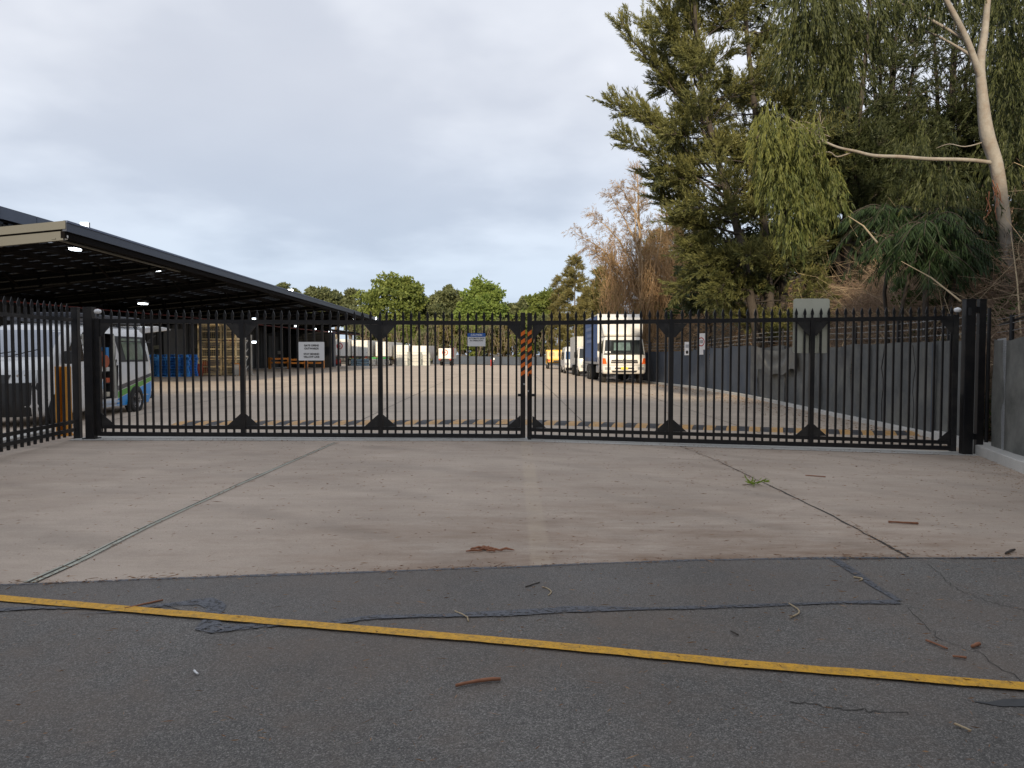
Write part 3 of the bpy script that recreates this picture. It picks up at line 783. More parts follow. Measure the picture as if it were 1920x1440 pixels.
MB().prism(rrect(s3.x, s3.z, .635, .95, .045, YG + .06, 7), (0, .004, 0)).build('sign_plate', M_signback, t)
for dx in (-.12, .12):
    MB().box((s3.x + dx, YG + .05, s3.z - .16), (.03, .02, .6)).build('mounting_channel', M_signback, t)
MB().lathe((s3.x, YG + .058, s3.z + .44), (0, 1, 0), ((0, .006), (.004, .006)), 8).build('bolt_head', M_plastic, t)

# short picket fence running towards the camera at the van side
t = wthing('picket_fence', 'short black spear topped picket fence in front of the white van', 'fence', (-7.6, 11, g(-7.6, 11)))
def side_x(y): return -7.62 + (13 - y) * 0.03
def fz(y, kind):
    return {'top': Zp(586, 13) - (13 - y) * .0, 'bot1': float(np.interp(y, (11, 13), (Zp(806, 11), Zp(798, 13)))),
            'bot2': float(np.interp(y, (11, 13), (Zp(823, 11), Zp(810, 13))))}[kind]
for nm, zk in (('top_rail', 'top'), ('middle_rail', 'bot1'), ('bottom_rail', 'bot2')):
    mb = MB()
    for a, b in ((12.95, 11.0), (11.0, 9.0), (9.0, 7.0)):
        za, zb = (fz(max(a, 7), zk) if zk == 'top' else fz(min(13, a), zk)), (fz(b, zk))
        if zk != 'top':
            za = g(-7.6, a) + (.16 if zk == 'bot2' else .30); zb = g(-7.6, b) + (.16 if zk == 'bot2' else .30)
        else: za = zb = 2.20
        mb.bar((side_x(a), a, za), (side_x(b), b, zb), .045, .06)
    mb.build(nm, M_black, t)
y = 12.82
while y > 7.0:
    x = side_x(y); z0 = g(x, y) + .06; z1 = 2.34
    pk = MB().bar((x, y, z0), (x, y, z1), .036, .036).build('picket', M_black, t)
    tp = bpy.data.objects.new('spear_cap', tip_me); tp.location = (x, y, z1); tp.rotation_euler = (0, 0, R(60)); col.objects.link(tp); tp.parent = pk
    y -= .165
MB().bar((-8.3, 13.3, g(-8, 13) + .06), (-7.75, 6.5, g(-7.75, 6.5) + .04), .22, .14).build('kerb', M_pale, t)
# orange guide bollard behind it
bx0 = X(118, 13.55)
t = wthing('bollard', 'orange steel channel bollard standing between the fence and the gate post', 'bollard', (bx0, 13.55, g(bx0, 13.55)))
zt = Zp(687, 13.55); zb = g(bx0, 13.55)
MB().box((bx0 - .085, 13.55, (zt + zb) / 2), (.05, .17, zt - zb)).box((bx0 - .01, 13.60, (zt + zb) / 2), (.10, .05, zt - zb)).box((bx0 + .07, 13.55, (zt + zb) / 2), (.05, .17, zt - zb)).build('channel', M_bollard, t, bevel=.006)
MB().box((bx0, 13.55, zb + .01), (.34, .3, .02)).build('base_plate', M_bollard, t)

# speed hump behind the gate
hx0, hx1 = X(300, 15.0), X(1765, 16.3)
def hump_y(x): return float(np.interp(x, (-7.2, -2.8, 5, 9), (16.1, 16.05, 16.25, 16.3)))
t = wthing('speed_hump', 'yellow and black rubber speed hump lying behind the closed gate', 'speed hump', (0, 14.6, g(0, 14.6)))
n = int((hx1 - hx0) / .245)
for k in range(n):
    x0 = hx0 + k * .245; x1 = x0 + .243
    z0, z1 = 0, 0
    vs = []
    for (x, zz) in ((x0, z0), (x1, z1)):
        yc_ = hump_y(x)
        for (dy, dz) in ((-.42, 0.002), (-.22, .048), (0, .062), (.22, .048), (.42, .002)):
            vs.append((x + dy * .35, yc_ + dy, g(x, yc_ + dy) + dz))
    fs = [(i, i + 1, i + 6, i + 5) for i in range(4)] + [(4, 3, 2, 1, 0), (5, 6, 7, 8, 9)]
    MB().add(vs, fs).build('hump_block', M_humpy if k % 2 == 0 else M_humpb, t)

# ================================================================ PERIMETER FENCE ON THE BANK SIDE
def cloth_panel(parent, a, b, h, m, seed, sag=0.0, name='shade_cloth', z0=.10, lift=0.0):
    a = np.array(a, float); b = np.array(b, float); L_ = np.hypot(*(b - a)); nu, nv = max(6, int(L_ / .12)), 22
    nrm = np.array([-(b - a)[1], (b - a)[0]]) / L_
    r = np.random.default_rng(seed); ph = r.uniform(0, 6.28, 8)
    vs = []; fs = []
    for j in range(nv + 1):
        v = j / nv
        for i in range(nu + 1):
            u = i / nu; p = a + (b - a) * u
            s_ = u * L_
            dpt = .018 * math.sin(s_ * 2.1 + ph[0] + 1.4 * v) + .012 * math.sin(s_ * 5.3 + ph[1] + 2 * v) + .02 * math.sin(v * 5 + ph[2] + s_) * v
            dpt += (.05 if name == 'shade_cloth' and seed >= 90 else .03) * sag * math.sin(v * 9 - 6 * (u - .5) ** 2 * 4) * (math.sin(math.pi * u))
            top = h * (1 - 0) - sag * .10 * math.sin(math.pi * u) + .008 * math.sin(s_ * 9 + ph[3])
            q = p + nrm * (dpt * (0.3 + 0.7 * math.sin(math.pi * min(1, v))) + .03)
            zb_ = z0 + (.13 * math.sin(u * 5 + ph[4]) + .05 * math.sin(u * 17) if name in ('upper_cloth', 'sagging_cloth') else 0)
            vs.append((q[0], q[1], g(p[0], p[1]) + zb_ + lift + (top - zb_) * v))
    for j in range(nv):
        for i in range(nu):
            q = j * (nu + 1) + i; fs.append((q, q + 1, q + nu + 2, q + nu + 1))
    o = MB().add(vs, fs).build(name, m, parent, smooth=True)
    return o
def fence_post(parent, x, y, h, m=M_black):
    z = g(x, y)
    return MB().tube([(x, y, z), (x, y, z + h)], .032, 10).build('fence_post', m, parent)
pf = wthing('perimeter_fence', 'long chain fence hung with grey shade cloth and barbed wire along the bank', 'fence', (9.0, 15.3, g(9, 15.3)))
path = FENCE[4:]
posts = []
hts = {15.3: 2.02, 17.5: 2.0, 22: 2.02, 29: 2.02, 36.5: 1.80, 42: 1.75, 52: 1.72, 62: 1.7, 90: 1.55, 125: 1.45}
def fh(y): return float(np.interp(y, sorted(hts), [hts[k] for k in sorted(hts)]))
pts = []
for (a, b) in zip(path[:-1], path[1:]):
    L_ = math.dist(a, b); n = max(1, int(round(L_ / 2.9)))
    for k in range(n): pts.append((a[0] + (b[0] - a[0]) * k / n, a[1] + (b[1] - a[1]) * k / n))
pts.append(path[-1])
pts = [(8.45, 13.35)] + pts
for i in range(len(pts) - 1):
    a, b = pts[i], pts[i + 1]
    h_ = fh(a[1])
    m = M_cloth1 if a[1] < 28 else M_cloth2
    cloth_panel(pf, a, b, h_, m, i, sag=1.0 if 18 < a[1] < 27 else 0.15)
    if a[1] < 75: fence_post(pf, a[0] + .06, a[1], h_ + .55)
for k, (p_, ww) in enumerate((((9.0, 17.9), .012), ((9.05, 21.2), .010), ((9.15, 24.8), .012), ((9.0, 16.4), .008))):
    xx_, yy_ = p_; gg = g(xx_, yy_)
    MB().tube([(float(fence_x(yy_)) - .09 + .02 * math.sin(j * 2 + k), yy_ + .05 * math.sin(j * 1.7 + k), gg + .12 + j * .26) for j in range(8)], ww, 5).build('hanging_cord', M_black, pf)
for k in range(7):
    yy_ = 15.6 + k * 3.1; gg = g(9, yy_)
    MB().box((float(fence_x(yy_)) - .085, yy_, gg + 1.05), (.012, .10, 1.85)).build('cloth_overlap', M_cloth1 if k % 2 else M_cloth2, pf)
for k, dz in enumerate((.12, .28, .44)):
    w = MB()
    w.tube([(p[0] + .06, p[1], g(*p) + fh(p[1]) + dz) for p in pts[:22]], .006, 4)
    for j in range(len(pts[:22]) - 1):
        a, b = pts[j], pts[j + 1]
        nb = int(math.dist(a, b) / .14)
        for q in range(nb):
            u = q / nb; c = Vector((a[0] + (b[0] - a[0]) * u + .06, a[1] + (b[1] - a[1]) * u, g(*a) * (1 - u) + g(*b) * u + (fh(a[1]) * (1 - u) + fh(b[1]) * u) + dz))
            w.bar(c + Vector((.0, -.01, -.022)), c + Vector((0, .01, .022)), .005, .005)
    w.build('barbed_wire', M_galv, pf)
cloth_panel(pf, (9.0, 23.6), (9.12, 27.6), 1.97, pmat('sagging_grey_cloth', (.14, .14, .13), .9, var=.3, vscale=2), 77, sag=1.6, z0=1.1, name='sagging_cloth').location = (-.05, 0, 0)
# tears and pale marks on the cloth
def decal(parent, name, p0, p1, zz0, zz1, m, off=-.03):
    a, b = Vector((*p0, 0)), Vector((*p1, 0)); d = (b - a).normalized(); nr = Vector((-d.y, d.x, 0)) * (.065)
    q = [(a.x + nr.x, a.y + nr.y, zz0), (b.x + nr.x, b.y + nr.y, zz0), (b.x + nr.x, b.y + nr.y, zz1), (a.x + nr.x, a.y + nr.y, zz1)]
    return MB().prism(q, (nr.x * .05, nr.y * .05, 0)).build(name, m, parent)

# outer cloth fence, towards the camera
of = wthing('cloth_fence', 'weathered pale grey shade cloth fence beside the thick gate post', 'fence', (7.6, 11, g(7.6, 11)))
for i, (a, b) in enumerate((((8.2, 12.78), (7.62, 11.07)), ((7.62, 11.07), (7.0, 9.3)), ((7.0, 9.3), (6.2, 6.8)))):
    cloth_panel(of, a, b, 2.0, M_cloth3, 90 + i, sag=.5, z0=.14)
for (x, y) in ((7.62, 11.07), (7.95, 12.05), (7.0, 9.3)):
    MB().tube([(x + .1, y, g(x, y) + .1), (x + .1, y, g(x, y) + 2.36)], .036, 10).build('fence_post', M_black, of)
MB().tube([(8.45, 12.95, g(8.4, 13) + 2.26), (7.72, 11.07, g(7.7, 11) + 2.30)], .022, 8).build('fence_rail', M_black, of)
for dz in (2.12, 2.24, 2.34):
    MB().tube([(8.4, 12.95, g(8.4, 13) + dz), (8.05, 12.05, g(8, 12) + dz - .01), (7.72, 11.07, g(7.7, 11) + dz), (7.1, 9.3, g(7, 9.3) + dz), (6.3, 6.8, dz)], .004, 4).build('barbed_wire', M_galv, of)
for i, (a, b) in enumerate((((8.05, 12.62), (7.60, 11.07)), ((7.60, 11.07), (6.98, 9.3)))):
    pass
cl_ = MB()       # chain link seen beside the post
A_, B_ = Vector((8.44, 13.0, 0)), Vector((7.9, 11.95, 0)); L_ = (B_ - A_).length
nn = int(L_ / .055)
for k in range(-36, nn):
    for sgn in (1, -1):
        s0 = k * .055; zz0, zz1 = .12, 2.0
        s1_ = s0 + (zz1 - zz0)
        a0 = max(0, s0); a1 = min(L_, s1_)
        if a1 <= a0: continue
        za, zb = zz0 + (a0 - s0), zz0 + (a1 - s0)
        if sgn < 0: za, zb = zz1 - (a0 - s0), zz1 - (a1 - s0)
        d = (B_ - A_) / L_
        pa, pb = A_ + d * a0, A_ + d * a1
        gg = g(8.2, 12.5)
        cl_.bar((pa.x, pa.y, gg + za), (pb.x, pb.y, gg + zb), .004, .004)
o = cl_.build('chain_link', M_galv, of); o['kind'] = 'stuff'
# slat boxes in the gap between posts: pale sheet lying at the foot
def debris_box(name, label, px, py, dims, m, rz):
    x, y = G(px, py); o = MB().box((0, 0, dims[2] / 2), dims).build(name, m, None, bevel=.004); o.location = (x, y, g(x, y)); o.rotation_euler = (0, 0, rz)
    setp(o, label, 'debris'); return o
debris_box('wood_offcut', 'short pale timber offcut lying at the foot of the gate post', 1851, 857, (.17, .06, .03), M_vinelight, .1)

# far fence
ff = wthing('far_fence', 'low blue grey cloth fence across the far end of the yard', 'fence', (-3, 127, g(-3, 127)))
px_ = [(7.0, 125.2)] + [(7.0 - 2.9 * k, 125.2 + .05 * k) for k in range(1, 8)]
for i in range(len(px_) - 1):
    cloth_panel(ff, px_[i + 1], px_[i], 1.45, M_cloth2, 50 + i, .1)
    MB().tube([(*px_[i], g(*px_[i])), (*px_[i], g(*px_[i]) + 1.5)], .04, 6).build('fence_post', M_black, ff)

# signs on the bank fence
def fsign(px, Y, w, h, py0, py1, label, ring):
    x = fence_x(Y) - .10; x = float(x)
    z1, z0 = Zp(py0, Y), Zp(py1, Y); zc = (z0 + z1) / 2
    t = thing('fence_sign', label, 'sign', (x, Y, zc), 'signs fixed to the bank fence', rz=R(-58))
    MB().prism(rrect(0, 0, w, z1 - z0, .01, 0), (0, .006, 0)).build('sign_plate', M_signw, t)
    MB().box((0, .03, 0), (.04, .03, z1 - z0 - .1)).build('sign_post', M_galv, t)
    if ring:
        pr = []
        mb = MB()
        for k in range(24):
            a0, a1 = 2 * math.pi * k / 24, 2 * math.pi * (k + 1) / 24
            for r0 in (1,):
                ro, ri = w * .42, w * .33
                mb.add([(ro * math.cos(a0), -.003, .1 + ro * math.sin(a0)), (ro * math.cos(a1), -.003, .1 + ro * math.sin(a1)), (ri * math.cos(a1), -.003, .1 + ri * math.sin(a1)), (ri * math.cos(a0), -.003, .1 + ri * math.sin(a0))], [(0, 1, 2, 3)])
        mb.build('red_ring', M_red, t)
        text(t, '10', w * .42, (0, -.004, .1), M_ink, bold=.004)
    else:
        MB().box((0, -.003, .12), (w * .6, .003, .16)).build('print_block', M_inkgrey, t)
        MB().lathe((0, -.003, -.18), (0, 1, 0), ((-.002, .001), (-.002, w * .24), (0, w * .24)), 14).build('black_disc', M_ink, t)
M_inkgrey = pmat('grey_print', (.35, .37, .4), .6, var=.3, vscale=30)
fsign(1315.5, 35.0, .50, 1.0, 625, 665, 'white speed sign with red ring fixed above the blue cloth fence', True)
fsign(1285, 37.0, .36, .65, 641, 666, 'small white notice with black disc beside the red ring sign', False)

# ================================================================ VEHICLES
class Shell:
    """vehicle skin from horizontal slices: (z, y_front, y_rear, half width, front cap depth, rear cap depth, exponent)"""
    def __init__(s, lv): s.lv = np.array(lv, float)
    def at(s, z): return [np.interp(z, s.lv[:, 0], s.lv[:, i]) for i in range(1, 7)]
    def xat(s, y, z):
        yf, yr, hw, lf, lr, n = s.at(z)
        if y < yf + lf: return hw * max(0, 1 - abs(min(1, (yf + lf - y) / lf)) ** n) ** (1 / n)
        if y > yr - lr: return hw * max(0, 1 - abs(min(1, (y - yr + lr) / lr)) ** n) ** (1 / n)
        return hw
    def yfront(s, f, z):
        yf, yr, hw, lf, lr, n = s.at(z); return yf + lf - lf * (1 - abs(f) ** n) ** (1 / n)
    def yrear(s, f, z):
        yf, yr, hw, lf, lr, n = s.at(z); return yr - lr + lr * (1 - abs(f) ** n) ** (1 / n)
    def skin(s, zs=None, cuts=(), nc=10, ysides=24):
        zs = zs if zs is not None else s.lv[:, 0]
        mb = MB(); rings = []
        for z in zs:
            yf, yr, hw, lf, lr, n = s.at(z); loop = []
            th = np.linspace(0, math.pi / 2, nc)
            for t in th[::-1]:    # centre front to the +x side
                loop.append((hw * math.cos(t) ** (2 / n) if math.cos(t) > 1e-9 else 0, yf + lf - lf * math.sin(t) ** (2 / n)))
            for k in range(1, ysides): loop.append((hw, yf + lf + (yr - lr - yf - lf) * k / ysides))
            for t in th: loop.append((hw * math.cos(t) ** (2 / n) if math.cos(t) > 1e-9 else 0, yr - lr + lr * math.sin(t) ** (2 / n)))
            half = loop; loop = half + [(-x, y) for x, y in half[::-1][1:-1]]
            rings.append([(x, y, z) for x, y in loop])
        n = len(rings[0]); vs = [p for r in rings for p in r]; fs = []
        for j in range(len(rings) - 1):
            for k in range(n):
                k2 = (k + 1) % n; f = (j * n + k, j * n + k2, (j + 1) * n + k2, (j + 1) * n + k)
                c = np.mean([vs[i] for i in f], axis=0)
                if any(cx * c[0] > 0 and abs(c[0]) > .3 and y0 < c[1] < y1 and z0 < c[2] < z1 for (cx, y0, y1, z0, z1) in cuts): continue
                fs.append(f)
        fs.append(tuple(range(n - 1, -1, -1))); fs.append(tuple((len(rings) - 1) * n + k for k in range(n)))
        mb.add(vs, fs); return mb
    def patch(s, side, lo, hi, z0, z1, off=.008, na=14, nz=6):
        """side 'f','r' (range of x fractions) or 1/-1 (range of y). lo/hi = ranges at z0 and z1"""
        vs = []; fs = []
        for j in range(nz + 1):
            v = j / nz; z = z0 + (z1 - z0) * v
            for i in range(na + 1):
                u = i / na; a = (lo[0] * (1 - v) + hi[0] * v) * (1 - u) + (lo[1] * (1 - v) + hi[1] * v) * u
                if side == 'f': vs.append((s.at(z)[2] * a, s.yfront(a, z) - off, z))
                elif side == 'r': vs.append((s.at(z)[2] * a, s.yrear(a, z) + off, z))
                else: vs.append((side * (s.xat(a, z) + off), a, z))
        for j in range(nz):
            for i in range(na):
                q = j * (na + 1) + i; fs.append((q, q + 1, q + na + 2, q + na + 1))
        mb = MB().add(vs, fs)
        return mb
def wheel(parent, x, y, r, w, side, z0=0.0, rimm=None, dual=False):
    ws_ = w * (2.2 if dual else 1)
    ty = MB().lathe((x - side * ws_ / 2, y, z0 + r), (side, 0, 0), ((-ws_ * .0, r * .62), (0, r * .9), (ws_ * .12, r), (ws_ * .88, r), (ws_, r * .9), (ws_, r * .64), (ws_ * .9, r * .60)), 28).build('wheel', M_rubber, parent, smooth=True)
    rm = MB().lathe((x + side * ws_ * .36, y, z0 + r), (side, 0, 0), ((0, r * .62), (.02, r * .60), (.0, r * .52), (-.03, r * .2), (.02, r * .16), (.03, .001)), 24)
    for k in range(5):
        a = 2 * math.pi * k / 5
        c = Vector((x + side * (ws_ * .36 + .012), y + math.cos(a) * r * .36, z0 + r + math.sin(a) * r * .36))
        rm.bar(c - Vector((0, math.cos(a), math.sin(a))) * r * .22, c + Vector((0, math.cos(a), math.sin(a))) * r * .22, .025, r * .16, up=(side, 0, 0))
    rm.build('rim', rimm or M_steel, ty, smooth=False)
    return ty

# ---- work van behind the fence
VX = -10.68
van = thing('work_van', 'white work van with blue and green stripes, side door and tailgate open', 'van', (VX, 15.0, g(VX + .5, 17.5) - .01))
vh = Shell([(.22, .12, 5.22, .90, .55, .25, 3.2), (.45, .00, 5.26, .955, .60, .22, 3.2), (.92, .03, 5.28, .965, .62, .22, 3.2), (1.18, .13, 5.27, .955, .62, .22, 3.0),
            (1.32, .34, 5.26, .945, .58, .22, 3.0), (1.46, .62, 5.24, .93, .50, .2, 3.2), (1.72, .92, 5.21, .895, .45, .2, 3.4), (2.02, 1.30, 5.14, .85, .42, .25, 3.6),
            (2.16, 1.56, 5.05, .79, .5, .3, 3.4), (2.23, 2.0, 4.95, .62, .5, .3, 3)])
zs = [.22, .32, .45, .62, .80, .92, 1.05, 1.18, 1.25, 1.32, 1.39, 1.46, 1.6, 1.72, 1.86, 2.02, 2.09, 2.16, 2.20, 2.23]
vh.skin(zs, cuts=((1, 2.05, 3.40, .40, 2.0),), ysides=40).build('body', M_vanwhite, van, smooth=True)
vh.patch('f', (-.95, .95), (-.92, .92), 1.47, 2.05, .010, 20, 10).build('windscreen', M_screen, van, smooth=True)
for s_ in (-1, 1):
    vh.patch(s_, (1.25, 2.0), (1.75, 2.0), 1.36, 1.96, .010).build('side_window', M_glass, van, smooth=True)
vh.patch('f', (-.99, .99), (-.97, .97), .24, .93, .015, 20, 8).build('front_bumper', M_plastic, van, smooth=True)
vh.patch('f', (-.50, .50), (-.56, .56), .93, 1.10, .014, 12, 3).build('grille', M_plastic, van, smooth=True)
for s_ in (-1, 1):
    a, b = sorted((s_ * .62, s_ * .985))
    hl = vh.patch('f', (a, b), (a if s_ > 0 else a, b), .94, 1.19, .018, 10, 4).build('headlight', M_lens, van, smooth=True)
    for q in (.70, .82):
        fy = vh.yfront(q, 1.06)
        MB().lathe((s_ * .955 * q, fy - .025, 1.06), (0, -1, 0), ((0, .055), (.006, .05), (.004, .02), (.0, .001)), 14).build('bulb', M_chrome, hl)
    MB().box((s_ * 1.07, 1.20, 1.45), (.16, .10, .28)).bar((s_ * .91, 1.26, 1.40), (s_ * 1.03, 1.23, 1.40), .05, .05).build('wing_mirror', M_plastic, van, bevel=.02)
# rear quarter glass with trim
vh.patch(1, (3.60, 4.98), (3.42, 4.86), 1.33, 1.97, .008).build('glass_surround', M_plastic, van, smooth=True)
vh.patch(1, (3.82, 4.78), (3.68, 4.70), 1.38, 1.92, .014).build('rear_window', pmat('tinted_window', (.16, .21, .16), .1, var=.45, vscale=3.5, spec=.7), van, smooth=True)
# printed stripes, rising to the rear
def stripe(z0a, z1a, z0b, z1b, m, name, off, ya=3.40, yb=5.20, n=26):
    vs = []; fs = []
    for i in range(n + 1):
        y = ya + (yb - ya) * i / n; u = i / n
        zl, zh = z0a + (z0b - z0a) * u, z1a + (z1b - z1a) * u
        for z in np.linspace(zl, zh, 4): vs.append((vh.xat(y, z) + off, y, z))
    for i in range(n):
        for j in range(3): q = i * 4 + j; fs.append((q, q + 4, q + 5, q + 1))
    MB().add(vs, fs).build(name, m, van, smooth=True)
stripe(.62, .74, .96, 1.04, M_navy, 'navy_stripe', .006)
stripe(.44, .60, .84, .95, M_green, 'green_stripe', .007)
stripe(.24, .42, .24, .82, M_blue, 'blue_panel', .006)
# wheel arches and wheels
for s_ in (-1, 1):
    for wy, r in ((1.02, .35), (4.28, .34)):
        MB().lathe((s_ * .90, wy, .34), (s_, 0, 0), ((0, .37), (.068, .375), (.07, .001)), 28).build('wheel_arch', M_plastic, van)
        wheel(van, s_ * .90, wy, r, .20, s_)
# door opening: inner liner, pillars, shelf
MB().box((0.1, 2.8, .44), (1.6, 1.3, .03)).box((.02, 2.7, 1.2), (.03, 1.5, 1.55)).box((.45, 2.02, 1.2), (.8, .03, 1.55)).box((.45, 3.43, 1.2), (.8, .03, 1.55)).build('interior_lining', pmat('dark_interior', (.02, .017, .015), .9, var=.3), van)
MB().bar((.915, 3.38, .45), (.865, 3.38, 1.98), .05, .10).bar((.915, 2.08, .45), (.865, 2.08, 1.98), .05, .06).build('door_pillar', pmat('van_inner_white', (.42, .42, .38), .5, var=.1), van)
MB().bar((.93, 2.2, .36), (.93, 3.45, .36), .07, .05).bar((.95, 2.2, .27), (.95, 3.45, .27), .03, .03).build('side_step', pmat('blue_white_sill', (.42, .5, .62), .4, var=.2), van)
MB().bar((1.03, 3.5, 1.84), (1.0, 5.0, 1.84), .05, .03).build('door_track', M_plastic, van)
MB().box((.98, 3.48, 1.02), (.05, .03, .14)).build('door_handle', M_plastic, van)
# roof rack and raised tailgate
rk = MB()
for s_ in (-1, 1): rk.bar((s_ * .72, 1.9, 2.32), (s_ * .72, 5.0, 2.32), .05, .06)
for k in range(7): rk.bar((-.74, 2.0 + k * .48, 2.35), (.74, 2.0 + k * .48, 2.35), .06, .04)
for s_ in (-1, 1):
    for k in range(4): rk.bar((s_ * .72, 2.2 + k * .85, 2.16), (s_ * .72, 2.2 + k * .85, 2.3), .05, .05)
rk.build('roof_rack', pmat('grey_rack', (.10, .105, .12), .5, var=.2), van)
MB().box((0.30, 3.4, 2.42), (1.0, 3.0, .10)).build('rack_box', pmat('dark_tarp', (.045, .05, .065), .6, var=.3, vscale=5), van, bevel=.03)
MB().prism([(-.80, 5.0, 2.22), (-.80, 5.75, 2.30), (-.80, 6.55, 2.27), (-.80, 6.62, 2.21), (-.80, 5.9, 2.15), (-.80, 5.1, 2.08)], (1.62, 0, 0)).build('tailgate', M_vanwhite, van, bevel=.02)
MB().bar((.7, 5.18, 1.75), (.72, 5.9, 2.05), .02, .02).build('gas_strut', M_plastic, van)
MB().box((0, 5.30, .42), (1.7, .16, .2)).build('rear_bumper', M_plastic, van, bevel=.02)
# wipers
MB().bar((-.55, .50, 1.45), (.30, .62, 1.58), .02, .02).bar((.15, .50, 1.45), (.72, .72, 1.62), .02, .02).build('wiper', M_plastic, van)
# ladder leaning behind the screen side is not visible; shelving with bins inside the door
def vloc(x, y, z): return (VX + x, 15.0 + y, van.location.z + z)
shelf = thing('tool_shelf', 'dark shelving inside the open van door crammed with tools', 'shelving', vloc(.60, 2.75, .46))
sb = MB()
for zz in (0, .34, .62, .92): sb.box((0, 0, zz + .02), (.5, 1.05, .02))
for yy in (-.52, .52): sb.box((0, yy, .62), (.5, .02, 1.25))
sb.build('shelf_frame', M_plastic, shelf)
cc = [(.85, .85, .83), (.8, .8, .76), (.03, .2, .5), (.6, .6, .58), (.4, .08, .03), (.55, .5, .4), (.1, .1, .1), (.25, .06, .04)]
k = 0
for zz, hs in ((.03, .22), (.37, .16), (.65, .12), (.95, .30)):
    for yy in np.linspace(-.42, .42, 5):
        c = cc[(k * 3 + 1) % 8]; k += 1
        w = .11 + .05 * random.random(); hh = hs * (.5 + .5 * random.random())
        b_ = MB().box((.18, yy, zz + hh / 2), (.14, w, hh)).build('storage_bin', pmat('bin_%d' % (k % 8), c, .6, var=.2), shelf, bevel=.006)
t = thing('water_canister', 'translucent blue and white bottle standing in the open van doorway', 'bottle', vloc(.80, 2.95, .46))
MB().lathe((0, 0, 0), (0, 0, 1), ((0, .001), (0, .08), (.20, .085), (.22, .08)), 14).build('lower_body', M_offwhite, t, smooth=True)
MB().lathe((0, 0, .222), (0, 0, 1), ((0, .08), (.16, .085), (.2, .04), (.24, .035), (.24, .001)), 14).build('upper_body', pmat('pale_blue_plastic', (.35, .5, .65), .4), t, smooth=True)
t = thing('extension_reel', 'red orange hose reel hanging in the open van doorway', 'reel', vloc(.78, 2.98, 1.35))
MB().lathe((0, 0, 0), (1, 0, 0), ((0, .001), (0, .15), (.02, .15), (.03, .06), (.10, .06), (.11, .15), (.13, .15), (.13, .001)), 18).build('drum', pmat('rust_red', (.35, .08, .03), .6, var=.3), t)
MB().box((0.06, 0, .16), (.04, .04, .2)).build('hanger', M_plastic, t)

# ---- box truck with blue curtain
TX = X(1171, 40); TZ = g(TX, 40)
trk = thing('curtain_truck', 'white cab truck with blue curtain side and tall white roof deflector', 'truck', (TX, 40, TZ))
hw = 1.17
cab = Shell([(.52, .08, 1.9, 1.10, .25, .05, 4), (.62, 0, 1.95, 1.16, .28, .05, 4), (1.0, .0, 1.95, 1.17, .28, .05, 4), (1.45, .02, 1.95, 1.16, .28, .05, 4),
             (1.56, .05, 1.95, 1.15, .28, .05, 4), (1.62, .08, 1.95, 1.14, .28, .05, 4), (2.35, .30, 1.95, 1.06, .26, .05, 4.5), (2.50, .42, 1.95, 1.0, .26, .05, 4.5), (2.55, .6, 1.9, .9, .26, .05, 4)])
cab.skin([.52, .62, .8, 1.0, 1.2, 1.45, 1.56, 1.62, 1.8, 2.0, 2.2, 2.35, 2.45, 2.50, 2.55], ysides=10).build('cab', M_white, trk, smooth=True)
ws = cab.patch('f', (-.93, .93), (-.93, .93), 1.60, 2.34, .010, 20, 8).build('windscreen', M_glass, trk, smooth=True)
cab.patch('f', (-.5, .3), (-.5, .3), 1.78, 2.2, .014, 8, 4).build('reflection_band', pmat('painted_reflection', (.13, .19, .19), .1, var=.5, vscale=2.5), ws, smooth=True)  # glass reflection painted as a paler band
cab.patch('f', (-.9, -.64), (-.9, -.66), 1.63, 1.74, .016, 3, 2).build('permit_card', M_signw, ws)
cab.patch('f', (-.96, .96), (-.96, .96), 1.545, 1.60, .012, 16, 1).build('wiper_cowl', M_plastic, trk, smooth=True)
for s_ in (-1, 1):
    cab.patch(s_, (.32, 1.25), (.55, 1.25), 1.62, 2.30, .010).build('side_window', M_glass, trk, smooth=True)
    cab.patch(s_, (.28, 1.32), (.28, 1.32), .66, .70, .008, 6, 1).build('door_seam', M_plastic, trk)
    a, b = sorted((s_ * .80, s_ * .99))
    cab.patch('f', (a, b) if s_ > 0 else (a, b), (a + (.07 if s_ > 0 else 0), b - (0 if s_ > 0 else .07)), 1.05, 1.36, .014, 8, 4).build('indicator', M_amber, trk, smooth=True)
    a, b = sorted((s_ * .62, s_ * .90))
    cab.patch('f', (a, b), (a, b), .74, .88, .016, 8, 3).build('headlight', M_lens, trk, smooth=True)
    MB().box((s_ * 1.36, .08, 1.95), (.16, .09, .42)).build('mirror', M_plastic, trk, bevel=.02)
    MB().tube([(s_ * 1.08, .3, 2.3), (s_ * 1.36, .1, 2.22), (s_ * 1.36, .1, 1.70), (s_ * 1.14, .3, 1.66)], .015, 6).build('mirror_arm', M_plastic, trk)
for z0, z1, aa in ((1.20, 1.27, .60), (1.09, 1.16, .62)):
    cab.patch('f', (-aa, aa), (-aa, aa), z0, z1, .016, 16, 1).build('grille_slot', M_plastic, trk, smooth=True)
cab.patch('f', (-.62, .62), (-.62, .62), 1.165, 1.195, .026, 16, 1).build('chrome_bar', M_chrome, trk, smooth=True)
MB().lathe((0, -.03, 1.20), (0, -1, 0), ((0, .13), (.02, .13), (.02, .09), (.01, .09)), 20).build('round_badge', M_chrome, trk)
cab.patch('f', (-.97, .97), (-.97, .97), .985, 1.005, .014, 18, 1).build('panel_gap', M_plastic, trk)
cab.patch('f', (-.46, .46), (-.42, .42), .78, .86, .016, 10, 2).build('bumper_slot', M_plastic, trk)
cab.patch('f', (-.55, .55), (-.60, .60), .60, .70, .016, 10, 2).build('air_intake', M_plastic, trk)
MB().box((0, -.03, .82), (.38, .012, .12)).build('number_plate', M_yplate, trk)
